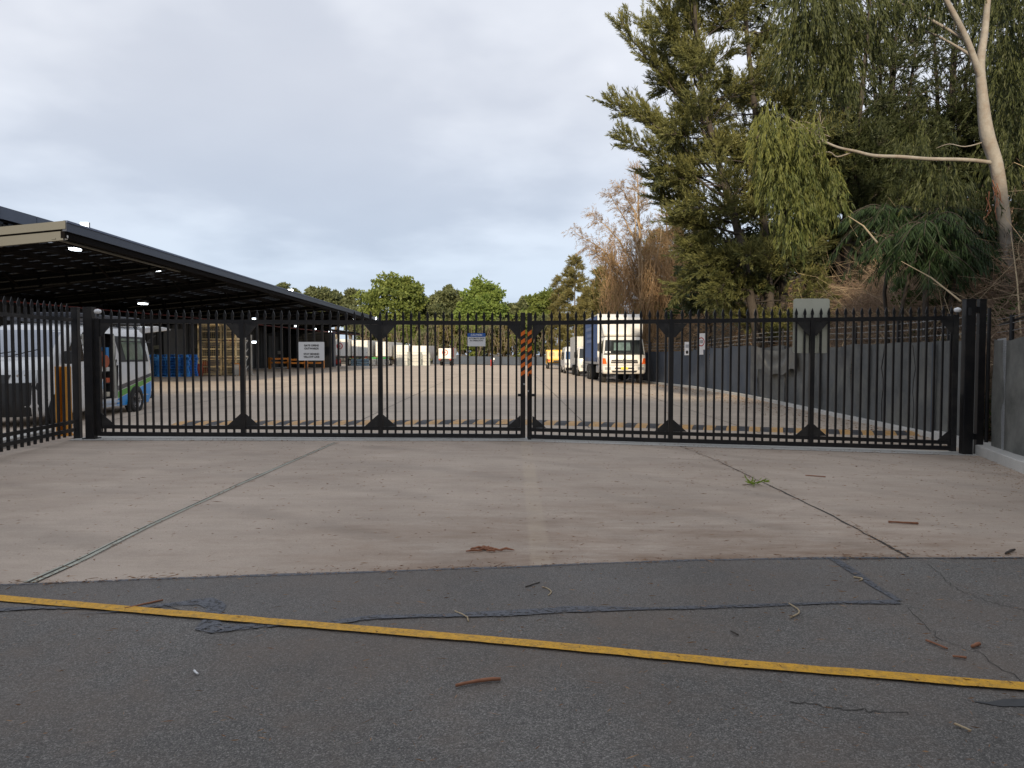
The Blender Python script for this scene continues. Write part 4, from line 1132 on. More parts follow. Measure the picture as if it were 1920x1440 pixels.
for a in (-.5, 0, .45):
    MB().bar((a * 1.1, -.0 + .05, 1.60), (a * 1.1 - .4, .09, 1.68), .02, .02).build('wiper', M_plastic, trk)
# roof deflector
dv = Shell([(2.56, .42, 1.6, 1.05, .3, .05, 4), (2.9, .50, 1.6, 1.10, .3, .05, 4), (3.3, .78, 1.6, 1.14, .3, .05, 4), (3.7, 1.2, 1.62, 1.16, .2, .05, 4), (3.78, 1.35, 1.62, 1.14, .15, .05, 4)])
dv.skin([2.56, 2.7, 2.9, 3.1, 3.3, 3.5, 3.7, 3.78], ysides=8).build('roof_deflector', M_white, trk, smooth=True)
for q in (-.35, .35):
    dv.patch('f', (q - .006, q + .006), (q - .006, q + .006), 2.62, 3.7, .004, 1, 6).build('deflector_seam', M_offwhite, trk)
# box body
MB().box((0, 2.16, 2.42), (2.42, .08, 2.78)).build('bulkhead', M_white, trk, bevel=.02)
MB().box((0, 6.0, 3.80), (2.42, 7.6, .07)).build('body_roof', M_white, trk)
for s_ in (-1, 1):
    vs = []; n = 90
    for i in range(n + 1):
        y = 2.21 + 7.5 * i / n; o_ = .012 * math.sin(i * 1.3) + .012 * math.sin(i * .31)
        vs += [(s_ * (1.19 + o_ * .3), y, 1.15), (s_ * (1.19 + o_), y, 2.0), (s_ * (1.19 + o_), y, 3.0), (s_ * 1.19, y, 3.76)]
    fs = [(i * 4 + j, i * 4 + 4 + j, i * 4 + 5 + j, i * 4 + 1 + j) for i in range(n) for j in range(3)]
    cu = MB().add(vs, fs).build('side_curtain', M_curtain, trk, smooth=True)
    for i in range(9): MB().box((s_ * 1.205, 2.6 + i * .85, 1.25), (.02, .05, .26)).build('curtain_strap', M_plastic, trk)
    MB().box((s_ * 1.16, 5.96, 1.08), (.06, 7.5, .14)).build('side_rail', M_galv, trk)
    # faint lettering block seen on the curtain
    if s_ < 0:
        for zz, ww in ((3.12, 3.4), (2.72, 2.4), (2.38, 3.0)):
            MB().box((-1.218, 6.6, zz), (.004, ww, .20)).build('faded_print', pmat('faded_print', (.14, .2, .36), .6, var=.5, vscale=9), trk)
MB().box((0, 9.73, 2.45), (2.38, .05, 2.62)).build('rear_doors', M_offwhite, trk)
MB().box((-.4, 5.4, .80), (.10, 8.4, .24)).box((.4, 5.4, .80), (.10, 8.4, .24)).box((0, 6, 1.02), (2.3, 7.6, .08)).build('chassis', M_plastic, trk)
MB().box((-.92, 3.0, .72), (.42, 1.0, .42)).build('fuel_tank', M_galv, trk, bevel=.05)
MB().box((.92, 3.2, .72), (.42, .8, .42)).build('tool_locker', M_plastic, trk, bevel=.02)
for s_ in (-1, 1):
    wheel(trk, s_ * 1.0, 1.15, .48, .27, s_, rimm=M_offwhite); wheel(trk, s_ * .93, 6.6, .48, .25, s_, rimm=M_offwhite, dual=True); wheel(trk, s_ * .93, 7.75, .48, .25, s_, rimm=M_offwhite, dual=True)
    MB().box((s_ * 1.0, 1.15, 1.02), (.34, 1.1, .05)).build('mudguard', M_plastic, trk)

# ---- white pantech truck behind it
bx = thing('delivery_truck', 'white delivery truck parked just behind the blue curtain truck', 'truck', (X(1081, 54) + 1.1, 54, g(5, 54)))
c2 = Shell([(.45, .08, 1.6, .95, .2, .05, 4), (.9, 0, 1.6, 1.0, .22, .05, 4), (1.3, .04, 1.6, 1.0, .22, .05, 4), (2.05, .32, 1.6, .93, .22, .05, 4), (2.15, .5, 1.6, .8, .2, .05, 4)])
c2.skin([.45, .7, .9, 1.1, 1.3, 1.6, 1.9, 2.05, 2.15], ysides=6).build('cab', M_white, bx, smooth=True)
c2.patch('f', (-.9, .9), (-.9, .9), 1.30, 2.0, .01).build('windscreen', M_glass, bx, smooth=True)
for s_ in (-1, 1):
    c2.patch(s_, (.35, 1.1), (.5, 1.1), 1.32, 1.95, .01).build('side_window', M_glass, bx, smooth=True)
    MB().box((s_ * 1.22, .1, 1.55), (.1, .1, .42)).build('mirror', M_plastic, bx, bevel=.03)
    wheel(bx, s_ * .88, .75, .40, .22, s_); wheel(bx, s_ * .84, 4.1, .40, .22, s_, dual=True)
    MB().box((s_ * .65, -.02, .75), (.3, .03, .16)).build('headlight', M_lens, bx)
MB().box((0, 4.0, 1.9), (2.15, 4.4, 2.05)).build('box_body', M_offwhite, bx, bevel=.03)
MB().box((0, 3.0, .65), (1.1, 5.8, .25)).build('chassis', M_plastic, bx)
MB().box((0, -.0, .48), (1.8, .14, .22)).build('bumper', M_white, bx, bevel=.02)

# ---- passenger van further back
pv = thing('panel_van', 'white high roof panel van parked between the yellow and white trucks', 'van', (X(1059, 62) + .95, 62, g(5, 62)))
c3 = Shell([(.25, .12, 5.5, .88, .4, .2, 3.2), (.6, 0, 5.5, .95, .5, .2, 3.2), (1.0, .1, 5.5, .95, .5, .2, 3.2), (1.2, .55, 5.5, .93, .5, .2, 3.4), (1.85, 1.25, 5.45, .87, .5, .2, 3.6), (2.2, 1.7, 5.4, .75, .5, .3, 3.6), (2.28, 2.1, 5.2, .6, .4, .3, 3)])
c3.skin([.25, .4, .6, .8, 1.0, 1.2, 1.5, 1.85, 2.05, 2.2, 2.28], ysides=10).build('body', M_white, pv, smooth=True)
c3.patch('f', (-.9, .9), (-.88, .88), 1.2, 1.86, .01, 14, 6).build('windscreen', pmat('blue_tinted_glass', (.05, .10, .2), .1, spec=.8), pv, smooth=True)
c3.patch('f', (-.95, .95), (-.95, .95), .27, .52, .015, 14, 3).build('bumper', M_plastic, pv, smooth=True)
for s_ in (-1, 1):
    c3.patch(s_, (1.2, 2.1), (1.7, 2.1), 1.22, 1.82, .01).build('side_window', M_glass, pv, smooth=True)
    c3.patch(s_, (2.4, 4.9), (2.5, 4.8), 1.25, 1.80, .01).build('rear_window', M_glass, pv, smooth=True)
    a, b = sorted((s_ * .6, s_ * .95)); c3.patch('f', (a, b), (a, b), .72, .92, .015, 6, 3).build('headlight', M_lens, pv, smooth=True)
    wheel(pv, s_ * .88, .95, .34, .2, s_); wheel(pv, s_ * .88, 4.4, .34, .2, s_)
    MB().box((s_ * 1.05, 1.2, 1.25), (.12, .08, .24)).build('wing_mirror', M_plastic, pv, bevel=.02)

# ---- yellow tipper, rear view
yt = thing('yellow_tipper', 'yellow tipper truck with cream tray at the far fence', 'truck', (X(1043, 86), 86, g(5, 86)))
MB().box((0, 2.2, 1.62), (2.05, 4.2, .9)).build('tray', pmat('cream_yellow_tray', (.75, .58, .28), .5, var=.15), yt, bevel=.03)
for k in (-1, 1): MB().box((k * .52, .08, 1.72), (.66, .05, .42)).build('tail_board', pmat('rust_cream', (.55, .38, .2), .6, var=.3), yt)
MB().box((0, .05, 1.0), (1.9, .16, .42)).build('rear_beam', M_yellow, yt, bevel=.02)
MB().box((0, -.05, .92), (.7, .03, .2)).build('number_plate', M_ink, yt)
for k in (-1, 1): MB().box((k * .84, -.05, .98), (.24, .04, .2)).build('tail_light', M_red, yt)
MB().box((0, 5.0, 1.4), (1.95, 1.4, 1.7)).build('cab', M_yellow, yt, bevel=.08)
MB().box((0, 3, .75), (1.0, 5.4, .2)).box((0, .1, .62), (1.7, .1, .08)).build('chassis', M_plastic, yt)
for s_ in (-1, 1): wheel(yt, s_ * .86, 1.3, .42, .24, s_); wheel(yt, s_ * .86, 4.7, .42, .22, s_)

# ================================================================ FAR-SIDE TRAILERS AND CAGES
def trailer(pxa, pxb, Y, top, bot, length, label, rz=0.0, logo=False, ribs=3, legs=True, wheels=True, floor=1.15, grp='trailers parked along the far end of the yard'):
    xa_, xb_ = X(pxa, Y), X(pxb, Y); w = xb_ - xa_; cx = (xa_ + xb_) / 2; zb = g(cx, Y); zt = Zp(top, Y) - zb
    t = thing('box_trailer', label, 'trailer', (cx, Y, zb), grp, rz=rz)
    MB().box((0, length / 2, (zt + floor) / 2), (w, length, zt - floor)).build('box_body', M_offwhite, t, bevel=.04)
    for s_ in (-1, 1):
        MB().box((s_ * w * .245, -.015, (zt + floor) / 2), (w * .46, .03, (zt - floor) * .94)).build('door', M_white, t)
        MB().box((s_ * w * .06, -.05, (zt + floor) / 2), (.03, .03, (zt - floor) * .9)).build('lock_rod', M_galv, t)
        for q in (.25, .75): MB().box((s_ * w * .45, -.045, floor + (zt - floor) * q), (.16, .03, .07)).build('hinge', M_galv, t)
        MB().box((s_ * w * .4, -.03, floor - .12), (.3, .06, .12)).build('tail_light', M_red, t)
    MB().box((0, 1.2, floor - .1), (w * .92, 2.4, .2)).box((0, .06, .62), (w * .9, .08, .1)).box((-.4, .1, .85), (.06, .06, .5)).box((.4, .1, .85), (.06, .06, .5)).build('chassis', M_plastic, t)
    if wheels:
        for yy in (1.2, 2.5):
            for s_ in (-1, 1): wheel(t, s_ * (w / 2 - .25), yy, .48, .3, s_, rimm=M_offwhite)
    if legs:
        for s_ in (-1, 1): MB().box((s_ * w * .35, length * .75, floor / 2), (.1, .1, floor)).build('landing_leg', M_plastic, t)
    if logo:
        mb = MB(); r0 = .42
        for k in range(20):
            a0, a1 = 2 * math.pi * k / 20, 2 * math.pi * (k + 1) / 20
            mb.add([(r * math.cos(a), -.035, zc_ + r * math.sin(a)) for zc_ in [floor + (zt - floor) * .6] for (r, a) in ((r0, a0), (r0, a1), (r0 * .7, a1), (r0 * .7, a0))], [(0, 1, 2, 3)])
        zc_ = floor + (zt - floor) * .6
        mb.box((0, -.038, zc_), (.3, .008, .08)).box((0, -.036, zc_), (.08, .008, .3))
        mb.build('round_emblem', M_red, t)
        for s_ in (-1, 1):
            sm = MB().lathe((s_ * (w / 2 + .01), length * .35, zc_), (s_, 0, 0), ((0, .001), (0, .75), (.01, .75), (.01, .5)), 18).build('side_emblem', pmat('faded_red', (.5, .16, .13), .6, var=.3), t)
    return t
trailer(621, 653, 96, 636, 0, 9, 'white box trailer with round red emblem nearest the loading canopy', rz=R(-4), logo=True, floor=1.25)
trailer(659, 690, 97, 638, 0, 10, 'white box trailer with plain ribbed doors beside the loading canopy trailer', rz=R(-5), floor=1.25)
trailer(704, 728, 99, 641, 0, 9, 'white box trailer standing above green bins', rz=R(-5), floor=1.25)
trailer(738, 766, 101, 647, 0, 6, 'squat cream box trailer behind the grey steel cages', rz=R(-3), floor=.9)
trailer(770, 800, 101.5, 648, 0, 7, 'squat white box trailer at the end of the grey steel cages', rz=R(-3), floor=.9)
trailer(822, 847, 104, 653, 0, 6, 'small white box truck body with round red emblem standing alone by the far fence', rz=R(-2), logo=True, floor=.95)
# steel cages (each one a thing)
def cage(name, w, d, h, m, label, cat, loc, rz=0.0, bars=10, t_=.045, group=None, mid=True, feet=True):
    t = thing(name, label, cat, loc, group, rz)
    f = MB()
    for sx in (-1, 1):
        for sy in (-1, 1): f.bar((sx * w / 2, sy * d / 2, 0), (sx * w / 2, sy * d / 2, h), t_, t_)
    for z in (.08, h) + ((h * .55,) if mid else ()):
        for s_ in (-1, 1):
            f.bar((-w / 2, s_ * d / 2, z), (w / 2, s_ * d / 2, z), t_, t_ * 1.1); f.bar((s_ * w / 2, -d / 2, z), (s_ * w / 2, d / 2, z), t_, t_ * 1.1)
    f.build('frame', m, t)
    mb = MB(); zz0 = .1
    for s_ in (-1, 1):
        for k in range(1, bars): x = -w / 2 + w * k / bars; mb.bar((x, s_ * d / 2, zz0), (x, s_ * d / 2, h), .010, .010)
        for k in range(1, bars): y = -d / 2 + d * k / bars; mb.bar((s_ * w / 2, y, zz0), (s_ * w / 2, y, h), .010, .010)
        for k in range(1, 6): z = zz0 + (h - zz0) * k / 6; mb.bar((-w / 2, s_ * d / 2, z), (w / 2, s_ * d / 2, z), .008, .008); mb.bar((s_ * w / 2, -d / 2, z), (s_ * w / 2, d / 2, z), .008, .008)
    o = mb.build('wire_mesh', m, t); o['kind'] = 'stuff'
    MB().box((0, 0, .09), (w * .98, d * .98, .02)).build('cage_floor', m, t)
    if feet:
        ft = MB()
        for sx in (-1, 0, 1):
            for sy in (-1, 1): ft.box((sx * w * .44, sy * d * .44, .03), (.12, .1, .08))
        ft.build('feet', pmat('rusty_feet', (.25, .07, .03), .7, var=.3), t)
    return t
gm = pmat('grey_cage_paint', (.36, .39, .37), .6, var=.2, vscale=3)
for i, (a, b) in enumerate(((741, 765), (768, 790), (790, 806))):
    Y = 94; c = X((a + b) / 2, Y); w = (b - a) / FPX * Y * .97
    cage('grey_cage', w, 1.2, 1.75, gm, ['grey steel mesh cage nearest the green bins in the far yard', 'middle one of three grey steel mesh cages in the far yard', 'narrow grey steel mesh cage at the end of its row'][i],
         'cage', (c, Y, g(c, Y)), bars=8, group='grey steel cages in the far yard', feet=False)
    MB().box((0, .5, .8), (w * .9, .05, 1.4)).build('back_panel', M_offwhite, bpy.data.objects['grey_cage' if i == 0 else 'grey_cage.%03d' % i])
def bin_(px, Y, m, label, wpx):
    w = wpx / FPX * Y; x = X(px, Y)
    t = thing('wheelie_bin', label, 'bin', (x, Y, g(x, Y)), 'green lidded bins under the trailers')
    MB().box((0, 0, .50), (w, .7, .82), taper=1.08).build('bin_body', M_galv, t, bevel=.03)
    MB().box((0, 0, 1.02), (w * 1.1, .8, .22)).build('bin_lid', M_green2, t, bevel=.04)
M_green2 = pmat('bin_green', (.03, .32, .06), .5)
for k, px in enumerate((701, 712, 723)): bin_(px, 94.5, None, ['green lidded bin next to the grey blue crates', 'green lidded bin between its two neighbours', 'green lidded bin next to the grey steel cages'][k], 9)
t = thing('red_forklift', 'small red loading machine standing in front of the emblem trailer', 'forklift', (X(631, 90), 90, g(-21, 90)))
MB().box((0, 0, .55), (.75, 1.2, .55)).build('body', M_red, t, bevel=.05)
MB().box((-.3, -.1, 1.0), (.06, .06, .7)).box((.3, -.1, 1.0), (.06, .06, .7)).box((0, -.1, 1.32), (.66, .5, .06)).build('guard_frame', M_red, t)
for sx in (-1, 1): wheel(t, sx * .36, -.35, .22, .14, sx); wheel(t, sx * .36, .4, .22, .14, sx)
for k, (px, Y) in enumerate(((664, 91), (675, 91), (686, 91))):
    x = X(px, Y)
    t = thing('stacked_crates', ['grey blue crate stack next to the red machine', 'grey blue crate stack between the other two', 'grey blue crate stack next to the green bins'][k], 'crates', (x, Y, g(x, Y)), 'crate stacks beside the bins')
    for j in range(3): MB().box((0, 0, .18 + j * .3), (.62, .8, .24)).build('crate', pmat('grey_blue_crate', (.12, .2, .28), .6, var=.3), t)
rkk = thing('steel_rack', 'cream zigzag steel rack end beside the canopy end', 'rack', (X(629, 101), 101, g(-23, 101)))
mb = MB(); w = 1.0
zA, zB = Zp(637, 101) - g(-23, 101), Zp(626, 101) - g(-23, 101)
for sx in (-1, 1): mb.bar((sx * .55, 0, 0), (sx * .55, 0, zB), .09, .09)
for k in range(4): mb.bar((-.5 + k * .25, 0, zA), (-.4 + k * .25, 0, zB), .07, .07)
mb.bar((-.55, 0, zA), (.55, 0, zA), .09, .09); mb.bar((-.55, 0, zB), (.55, 0, zB), .09, .09)
mb.build('rack_frame', pmat('cream_rack', (.45, .42, .28), .6), rkk)
t = thing('fire_hydrant', 'small red hydrant post with white tag in front of the far fence', 'hydrant', (X(921.5, 110), 110, g(-3, 110)))
MB().lathe((0, 0, 0), (0, 0, 1), ((0, .2), (.1, .2), (.12, .13), (.6, .13), (.66, .18), (.8, .18), (.95, .08), (1.0, .001)), 12).build('barrel', M_red, t)
MB().box((.3, 0, 1.05), (.3, .05, .3)).build('tag_plate', M_signw, t)
MB().box((.24, .02, .75), (.1, .04, .3)).build('bracket', M_galv, t)

# ================================================================ WAREHOUSE AND CANOPIES
SC_ = 0.755
CE = -17.75 * SC_                        # canopy edge x
CY0, CY1 = 29.7 * SC_, 110.0 * SC_
def ce(y): return CE - (y - CY0) * 0.022
WX = -31.0 * SC_
def rz_(x, y, dz=0.0):             # roof surface height, falling to the building
    return 1.6 + 3.84 + (x - ce(y)) * 0.095 + dz
can = wthing('loading_canopy', 'long dark steel loading canopy with cream end fascia over the left yard', 'canopy', (-24, 60, g(-24, 60)))
# roof sheet, ribbed
mb = MB(); n = 161
ysr = np.linspace(CY0 + .06, CY1, n)
for j in range(n - 1):
    y0, y1 = ysr[j], ysr[j + 1]; d = .03 if j % 2 else 0
    mb.add([(ce(y0) - .05, y0, rz_(ce(y0), y0, d)), (WX, y0, rz_(WX, y0, d)), (WX, y1, rz_(WX, y1, d)), (ce(y1) - .05, y1, rz_(ce(y1), y1, d))], [(0, 1, 2, 3)])
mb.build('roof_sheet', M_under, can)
def eave_bar(name, off, z0, z1, m, ya=CY0, yb=CY1, n=10):
    b = MB()
    for k in range(n):
        a, c = ya + (yb - ya) * k / n, ya + (yb - ya) * (k + 1) / n
        b.prism([(ce(a) + off, a, rz_(ce(a), a, z0)), (ce(a) + off + .12, a, rz_(ce(a), a, z0)), (ce(a) + off + .12, a, rz_(ce(a), a, z1)), (ce(a) + off, a, rz_(ce(a), a, z1))],
                (ce(c) - ce(a), c - a, rz_(ce(c), c) - rz_(ce(a), a)))
    return b.build(name, m, can)
eave_bar('eave_gutter', 0, -.16, .10, M_roof)
eave_bar('eave_capping', .03, .10, .16, pmat('blue_grey_capping', (.085, .11, .18), .4, .3))
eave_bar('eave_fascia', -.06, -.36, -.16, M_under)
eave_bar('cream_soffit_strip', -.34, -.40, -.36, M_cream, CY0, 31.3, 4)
# cream end fascia, two tiers
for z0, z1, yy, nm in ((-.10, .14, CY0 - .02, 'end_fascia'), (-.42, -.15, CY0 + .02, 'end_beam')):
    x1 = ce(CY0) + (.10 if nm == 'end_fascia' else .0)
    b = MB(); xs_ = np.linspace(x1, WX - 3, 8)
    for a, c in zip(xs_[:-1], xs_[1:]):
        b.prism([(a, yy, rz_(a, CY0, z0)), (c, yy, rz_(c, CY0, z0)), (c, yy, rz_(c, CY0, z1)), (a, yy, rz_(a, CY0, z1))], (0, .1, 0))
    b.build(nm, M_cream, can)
b = MB(); b.prism([(x1, CY0 + .06, rz_(x1, CY0, -.17)), (WX - 3, CY0 + .06, rz_(WX - 3, CY0, -.17)), (WX - 3, CY0 + .06, rz_(WX - 3, CY0, -.08)), (x1, CY0 + .06, rz_(x1, CY0, -.08))], (0, .06, 0)); b.build('shadow_gap', M_beam, can)
# rafters: tapered plate beams
for k in range(9):
    y = 39.5 * SC_ + k * 6.8
    if y > CY1: break
    xr = ce(y) - .25
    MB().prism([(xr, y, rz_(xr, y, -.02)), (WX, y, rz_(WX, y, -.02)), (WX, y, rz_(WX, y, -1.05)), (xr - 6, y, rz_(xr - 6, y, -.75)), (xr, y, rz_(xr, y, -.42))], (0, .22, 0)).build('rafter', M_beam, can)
    for j in range(3):
        xx = xr - 2.2 - j * 3.6
        MB().bar((xx, y, rz_(xx, y, -.55)), (xx + .1, y - 1.1, rz_(xx, y, -.10)), .06, .06).build('fly_brace', M_under, can)
# purlins run with the eave
pu_xs = np.arange(.9, 9.8, 1.1)
for q in pu_xs:
    b = MB()
    for a in np.arange(CY0 + .3, CY1 - 1, 10):
        c = min(a + 10, CY1 - .5)
        b.bar((ce(a) - q, a, rz_(ce(a) - q, a, -.13)), (ce(c) - q, c, rz_(ce(c) - q, c, -.13)), .07, .2)
    b.build('purlin', pmat('purlin_steel', (.008, .007, .007), .8, var=.2, spec=.1), can)
b = MB()
for y in np.arange(CY0 + 2, CY1, 2.4): b.bar((ce(y) - .8, y, rz_(ce(y) - .8, y, -.24)), (WX, y, rz_(WX, y, -.24)), .05, .012)
b.build('bridging', M_beam, can)['kind'] = 'stuff'
# red sprinkler pipe
MB().tube([(-28.5 * SC_, 36 * SC_, 3.83), (-25.5 * SC_, 60 * SC_, 3.83), (-21.5 * SC_, 108 * SC_, 3.68)], .035, 8).build('sprinkler_pipe', pmat('dull_red_pipe', (.16, .03, .03), .6), can)

bld = wthing('warehouse', 'tall dark metal clad warehouse behind the loading canopy', 'building', (WX, 60, g(-20, 60)))
WY0, WY1, WZ = 23.4, 84.0, 7.95
mb = MB()
yy = np.arange(WY0, WY1, .35)
for j, y in enumerate(yy): mb.box((WX - .02 - (.03 if j % 2 else 0), y + .175, (WZ + g(-20, 60)) / 2), (.04, .35, WZ - g(-20, 60)))
mb.build('wall_cladding', M_wallm, bld)
MB().box((WX - 8, WY0 + .0, WZ / 2), (16, .1, WZ)).build('end_wall', M_wallm, bld)
MB().box((WX - 8, (WY0 + WY1) / 2, WZ - .3), (16, WY1 - WY0, .1)).build('roof', M_roof, bld)
b = MB()
for k in range(23): b.box((WX + .12, WY0 + 1.32 + k * 2.64, WZ + .08), (.35, 2.6, .56))
b.build('parapet_capping', pmat('slate_blue_capping', (.07, .085, .12), .45, .3, .15, .8), bld)
MB().bar((WX + .6, 35, WZ - .6), (WX + .6, 37.3, WZ - .85), .1, .1).build('service_pipe', M_galv, bld)
# far end walls under the canopy
MB().box((-21.8, 83.5, 2.2), (3.4, .1, 4.2)).build('rear_wall', M_wallm, bld)
MB().box((X(609, 84), 84.5, 2.1), (2.0, 1.0, 4.3)).build('navy_end_wall', M_navyw, bld)
# loading dock doors on the dark wall
for k in range(7):
    y = 30 + k * 7.2
    MB().box((WX + .03, y, 1.9), (.06, 3.0, 3.0)).build('roller_door', pmat('roller_door_grey', (.06, .065, .07), .5, .1, .1), bld)
# second, lower canopy
c2_ = wthing('lower_canopy', 'lower dark canopy end reaching out over the white trailers', 'canopy', (-24, 115, g(-24, 115)))
for nm, z0, z1, m in (('roof_sheet', 0, .25, M_under),):
    x_r0, x_l = X(655, 86), X(500, 86)
    zr, zl = Zp(621, 86), Zp(602, 86)
    MB().prism([(x_r0, 86, zr), (x_r0, 86, zr - .35), (x_l, 86, zl - 1.0), (x_l, 86, zl)], (0, 6, 0)).build(nm, m, c2_)
MB().box((X(592, 87), 87, 2.0), (.25, .25, 4.2)).build('support_post', M_beam, c2_)

# lamps under the canopy (lit in the photograph)
def highbay(px, py, Y, wpx, hpx, label, name='canopy_lamp'):
    Y = Y * SC_; p = P(px, py, Y)
    t = thing(name, label, 'lamp', tuple(p), 'lit lamps under the loading canopy')
    w = wpx / FPX * Y; h = hpx / FPX * Y
    MB().box((0, 0, h * .1), (w, .35, max(.02, h * .8))).build('tube_lens', M_lamp, t)
    MB().box((0, 0, h * .6 + .03), (w * 1.1, .45, .06)).build('housing', M_galv, t)
    MB().box((0, 0, h * .6 + .12), (.03, .03, .2)).build('hanger_rod', M_beam, t)
for i, (px, py, Y, w, h) in enumerate(((141, 468, 33.5, 13, 4), (293, 507, 43, 10, 4), (404, 528, 52, 4, 3), (268, 570, 46, 12, 2.4), (478, 598, 70, 7, 2.4), (478, 642, 66, 9, 4),
                              (596, 581, 82, 7, 2.4), (632, 590, 90, 6, 2), (665, 599, 104, 5, 2), (556, 612, 84, 6, 2.4), (590, 617, 88, 4, 2), (619, 622, 92, 4, 2))):
    highbay(px, py, Y, w, h, ['bright lamp under the canopy nearest the cream end fascia', 'second bright lamp in from the cream end fascia', 'tiny lit lamp close under the canopy eave', 'flat warm lamp low under the dark canopy above the van',
        'small lit lamp above the storage racking', 'long white tube lamp above the white door columns', 'small lit lamp under the far third of the canopy', 'small lit lamp near the canopy end', 'last lit lamp at the very end of the canopy',
        'small lit lamp above the white gate sign', 'tiny lit lamp over the white trailers end', 'tiny lit lamp at the lower canopy edge'][i])
def flood(px, py, Y, s, label, m):
    Y = Y * SC_; s = s * .8; p = P(px, py, Y)
    t = thing('floodlight', label, 'floodlight', tuple(p))
    MB().box((0, 0, 0), (s, s * .35, s * .75)).build('lamp_head', M_galv, t, bevel=.01)
    MB().box((0, -s * .2, 0), (s * .9, .02, s * .65)).build('lens', m, t)
    MB().box((0, .1, -s * .5), (.05, .05, s * .5)).build('bracket', M_galv, t)
M_flood = pmat('lit_flood_lens', (1, 1, 1), .5, emit=(.9, .96, 1), es=14)
flood(160, 423, 31.5, .33, 'large lit floodlight on the canopy eave by its near corner', M_flood)
flood(545, 546, 63, .42, 'lit floodlight halfway along the canopy eave', M_flood)
flood(703, 597, 106, .5, 'lit floodlight at the far tip of the canopy', M_flood)
def cctv(px, py, Y, label):
    Y = Y * SC_; p = P(px, py, Y)
    t = thing('security_camera', label, 'camera', tuple(p), 'security cameras on the canopy')
    MB().box((0, 0, .1), (.12, .10, .05)).build('mount', M_offwhite, t)
    MB().lathe((0, 0, -.02), (0, 0, 1), ((-.08, .001), (-.06, .06), (0, .085), (.06, .085), (.09, .05)), 14).build('dome', M_offwhite, t, smooth=True)
cctv(122, 444, 29.9, 'white security camera under the cream canopy corner')
cctv(2, 457, 30.2, 'white security camera under the cream fascia above the van')
cctv(276, 482, 38.5, 'small white security camera under the canopy by the first rafter')

# ---- stock in the yard under the canopy
# blue pallets
pal = MB()
for k in range(7): pal.box((-.52 + k * .173, 0, .135), (.13, 1.16, .022))
for x in (-.52, 0, .52):
    for y in (-.5, 0, .5): pal.box((x, y, .075), (.12, .14, .09))
for y in (-.5, 0, .5): pal.box((0, y, .015), (1.16, .12, .022))
pal_me = pal.mesh('pallet', M_pallet)
def pallet_stack(px, Y, n, where):
    x = X(px, Y); zb = g(x, Y)
    for k in range(n):
        o = bpy.data.objects.new('pallet', pal_me); col.objects.link(o)
        o.location = (x + random.gauss(0, .02), Y + random.gauss(0, .02), zb + .002 + k * .148); o.rotation_euler = (0, 0, random.gauss(0, .02))
        pos = 'bottom' if k == 0 else 'top' if k == n - 1 else ['', 'second', 'third', 'fourth', 'fifth', 'sixth', 'seventh', 'eighth'][k]
        pos = pos + (' blue pallet' if k in (0, n - 1) else ' blue pallet up')
        setp(o, '%s in the pallet stack %s' % (pos, where), 'pallet', 'stacked blue pallets')
pallet_stack(305, 40.4, 8, 'half hidden by the van')
pallet_stack(342, 40.4, 8, 'near the cages')
pallet_stack(318, 42.6, 7, 'behind the other two')
for k, (px, py, c, lab) in enumerate(((362, 683, (.4, .06, .02), 'orange red plastic drum beside the blue pallets'), (356, 676, (.5, .55, .55), 'pale wrapped goods on the low blue pallet'), (372, 690, (.45, .08, .03), 'red plastic tub next to the cream cages'))):
    x = X(px, 41.5)
    t = thing('plastic_drum', lab, 'drum', (x, 41.5, g(x, 41.5)))
    MB().lathe((0, 0, 0), (0, 0, 1), ((0, .001), (0, .22), (.25, .25), (.28, .26), (.5, .24), (.62, .22), (.62, .001)), 16).build('drum_body', pmat('drum_%d' % k, c, .5, var=.3, vscale=6), t, smooth=True)
    MB().lathe((0, 0, .625), (0, 0, 1), ((0, .23), (.04, .23), (.05, .001)), 16).build('drum_lid', M_offwhite if k == 1 else M_red, t)
for px, py0, py1, wpx, lab in ((295, 648, 662, 12, 'grey board standing behind the blue pallets'), (377, 652, 668, 22, 'wide grey green board behind the cream cages')):
    Y = 44.5; x = X(px, Y); zz = (Zp(py0, Y) + Zp(py1, Y)) / 2
    t = thing('panel_board', lab, 'board', (x, Y, g(x, Y)))
    MB().box((0, 0, zz - g(x, Y)), (wpx / FPX * Y, .05, (py1 - py0) / FPX * Y)).build('board_sheet', pmat('grey_green_board', (.10, .11, .095), .7), t)
    MB().box((-.1, .03, (zz - g(x, Y)) / 2), (.06, .04, zz - g(x, Y))).box((.1, .03, (zz - g(x, Y)) / 2), (.06, .04, zz - g(x, Y))).build('board_legs', M_plastic, t)
# cream cages, three high, two columns
for ci, (px0, px1, Y, dd) in enumerate(((380, 423, 43, 1.2), (426, 448, 42.7, .9))):
    x = X((px0 + px1) / 2, Y); w = (px1 - px0) / FPX * Y * .97; zb = g(x, Y)
    for k in range(3):
        lab = '%s cream steel cage in the %s' % (['bottom', 'middle', 'topmost'][k], ['wide stack beside the blue pallets', 'narrow stack beside the rack post'][ci])
        cg = cage('stillage_cage', w, dd, .93, M_gold, lab, 'cage', (x, Y, zb + k * 1.0), bars=12, t_=.075, group='stacked cream steel cages')
        if k == 0 and ci == 0: MB().box((-w * .32, -dd * .3, .5), (w * .28, .3, .7)).build('red_load', pmat('rust_red', (.35, .08, .03), .6), cg)
        else: MB().box((0, .1, .40), (w * .8, dd * .6, .55)).build('load', pmat('mixed_load', (.07, .07, .06), .8, var=.5, vscale=8), cg)
rk2 = thing('storage_rack', 'white storage rack upright with short beams beside the cream cages', 'rack', (X(460, 43.5), 43.5, g(-15.5, 43.5)))
mb = MB(); hr = Zp(627, 43.5) - g(-15.5, 43.5)
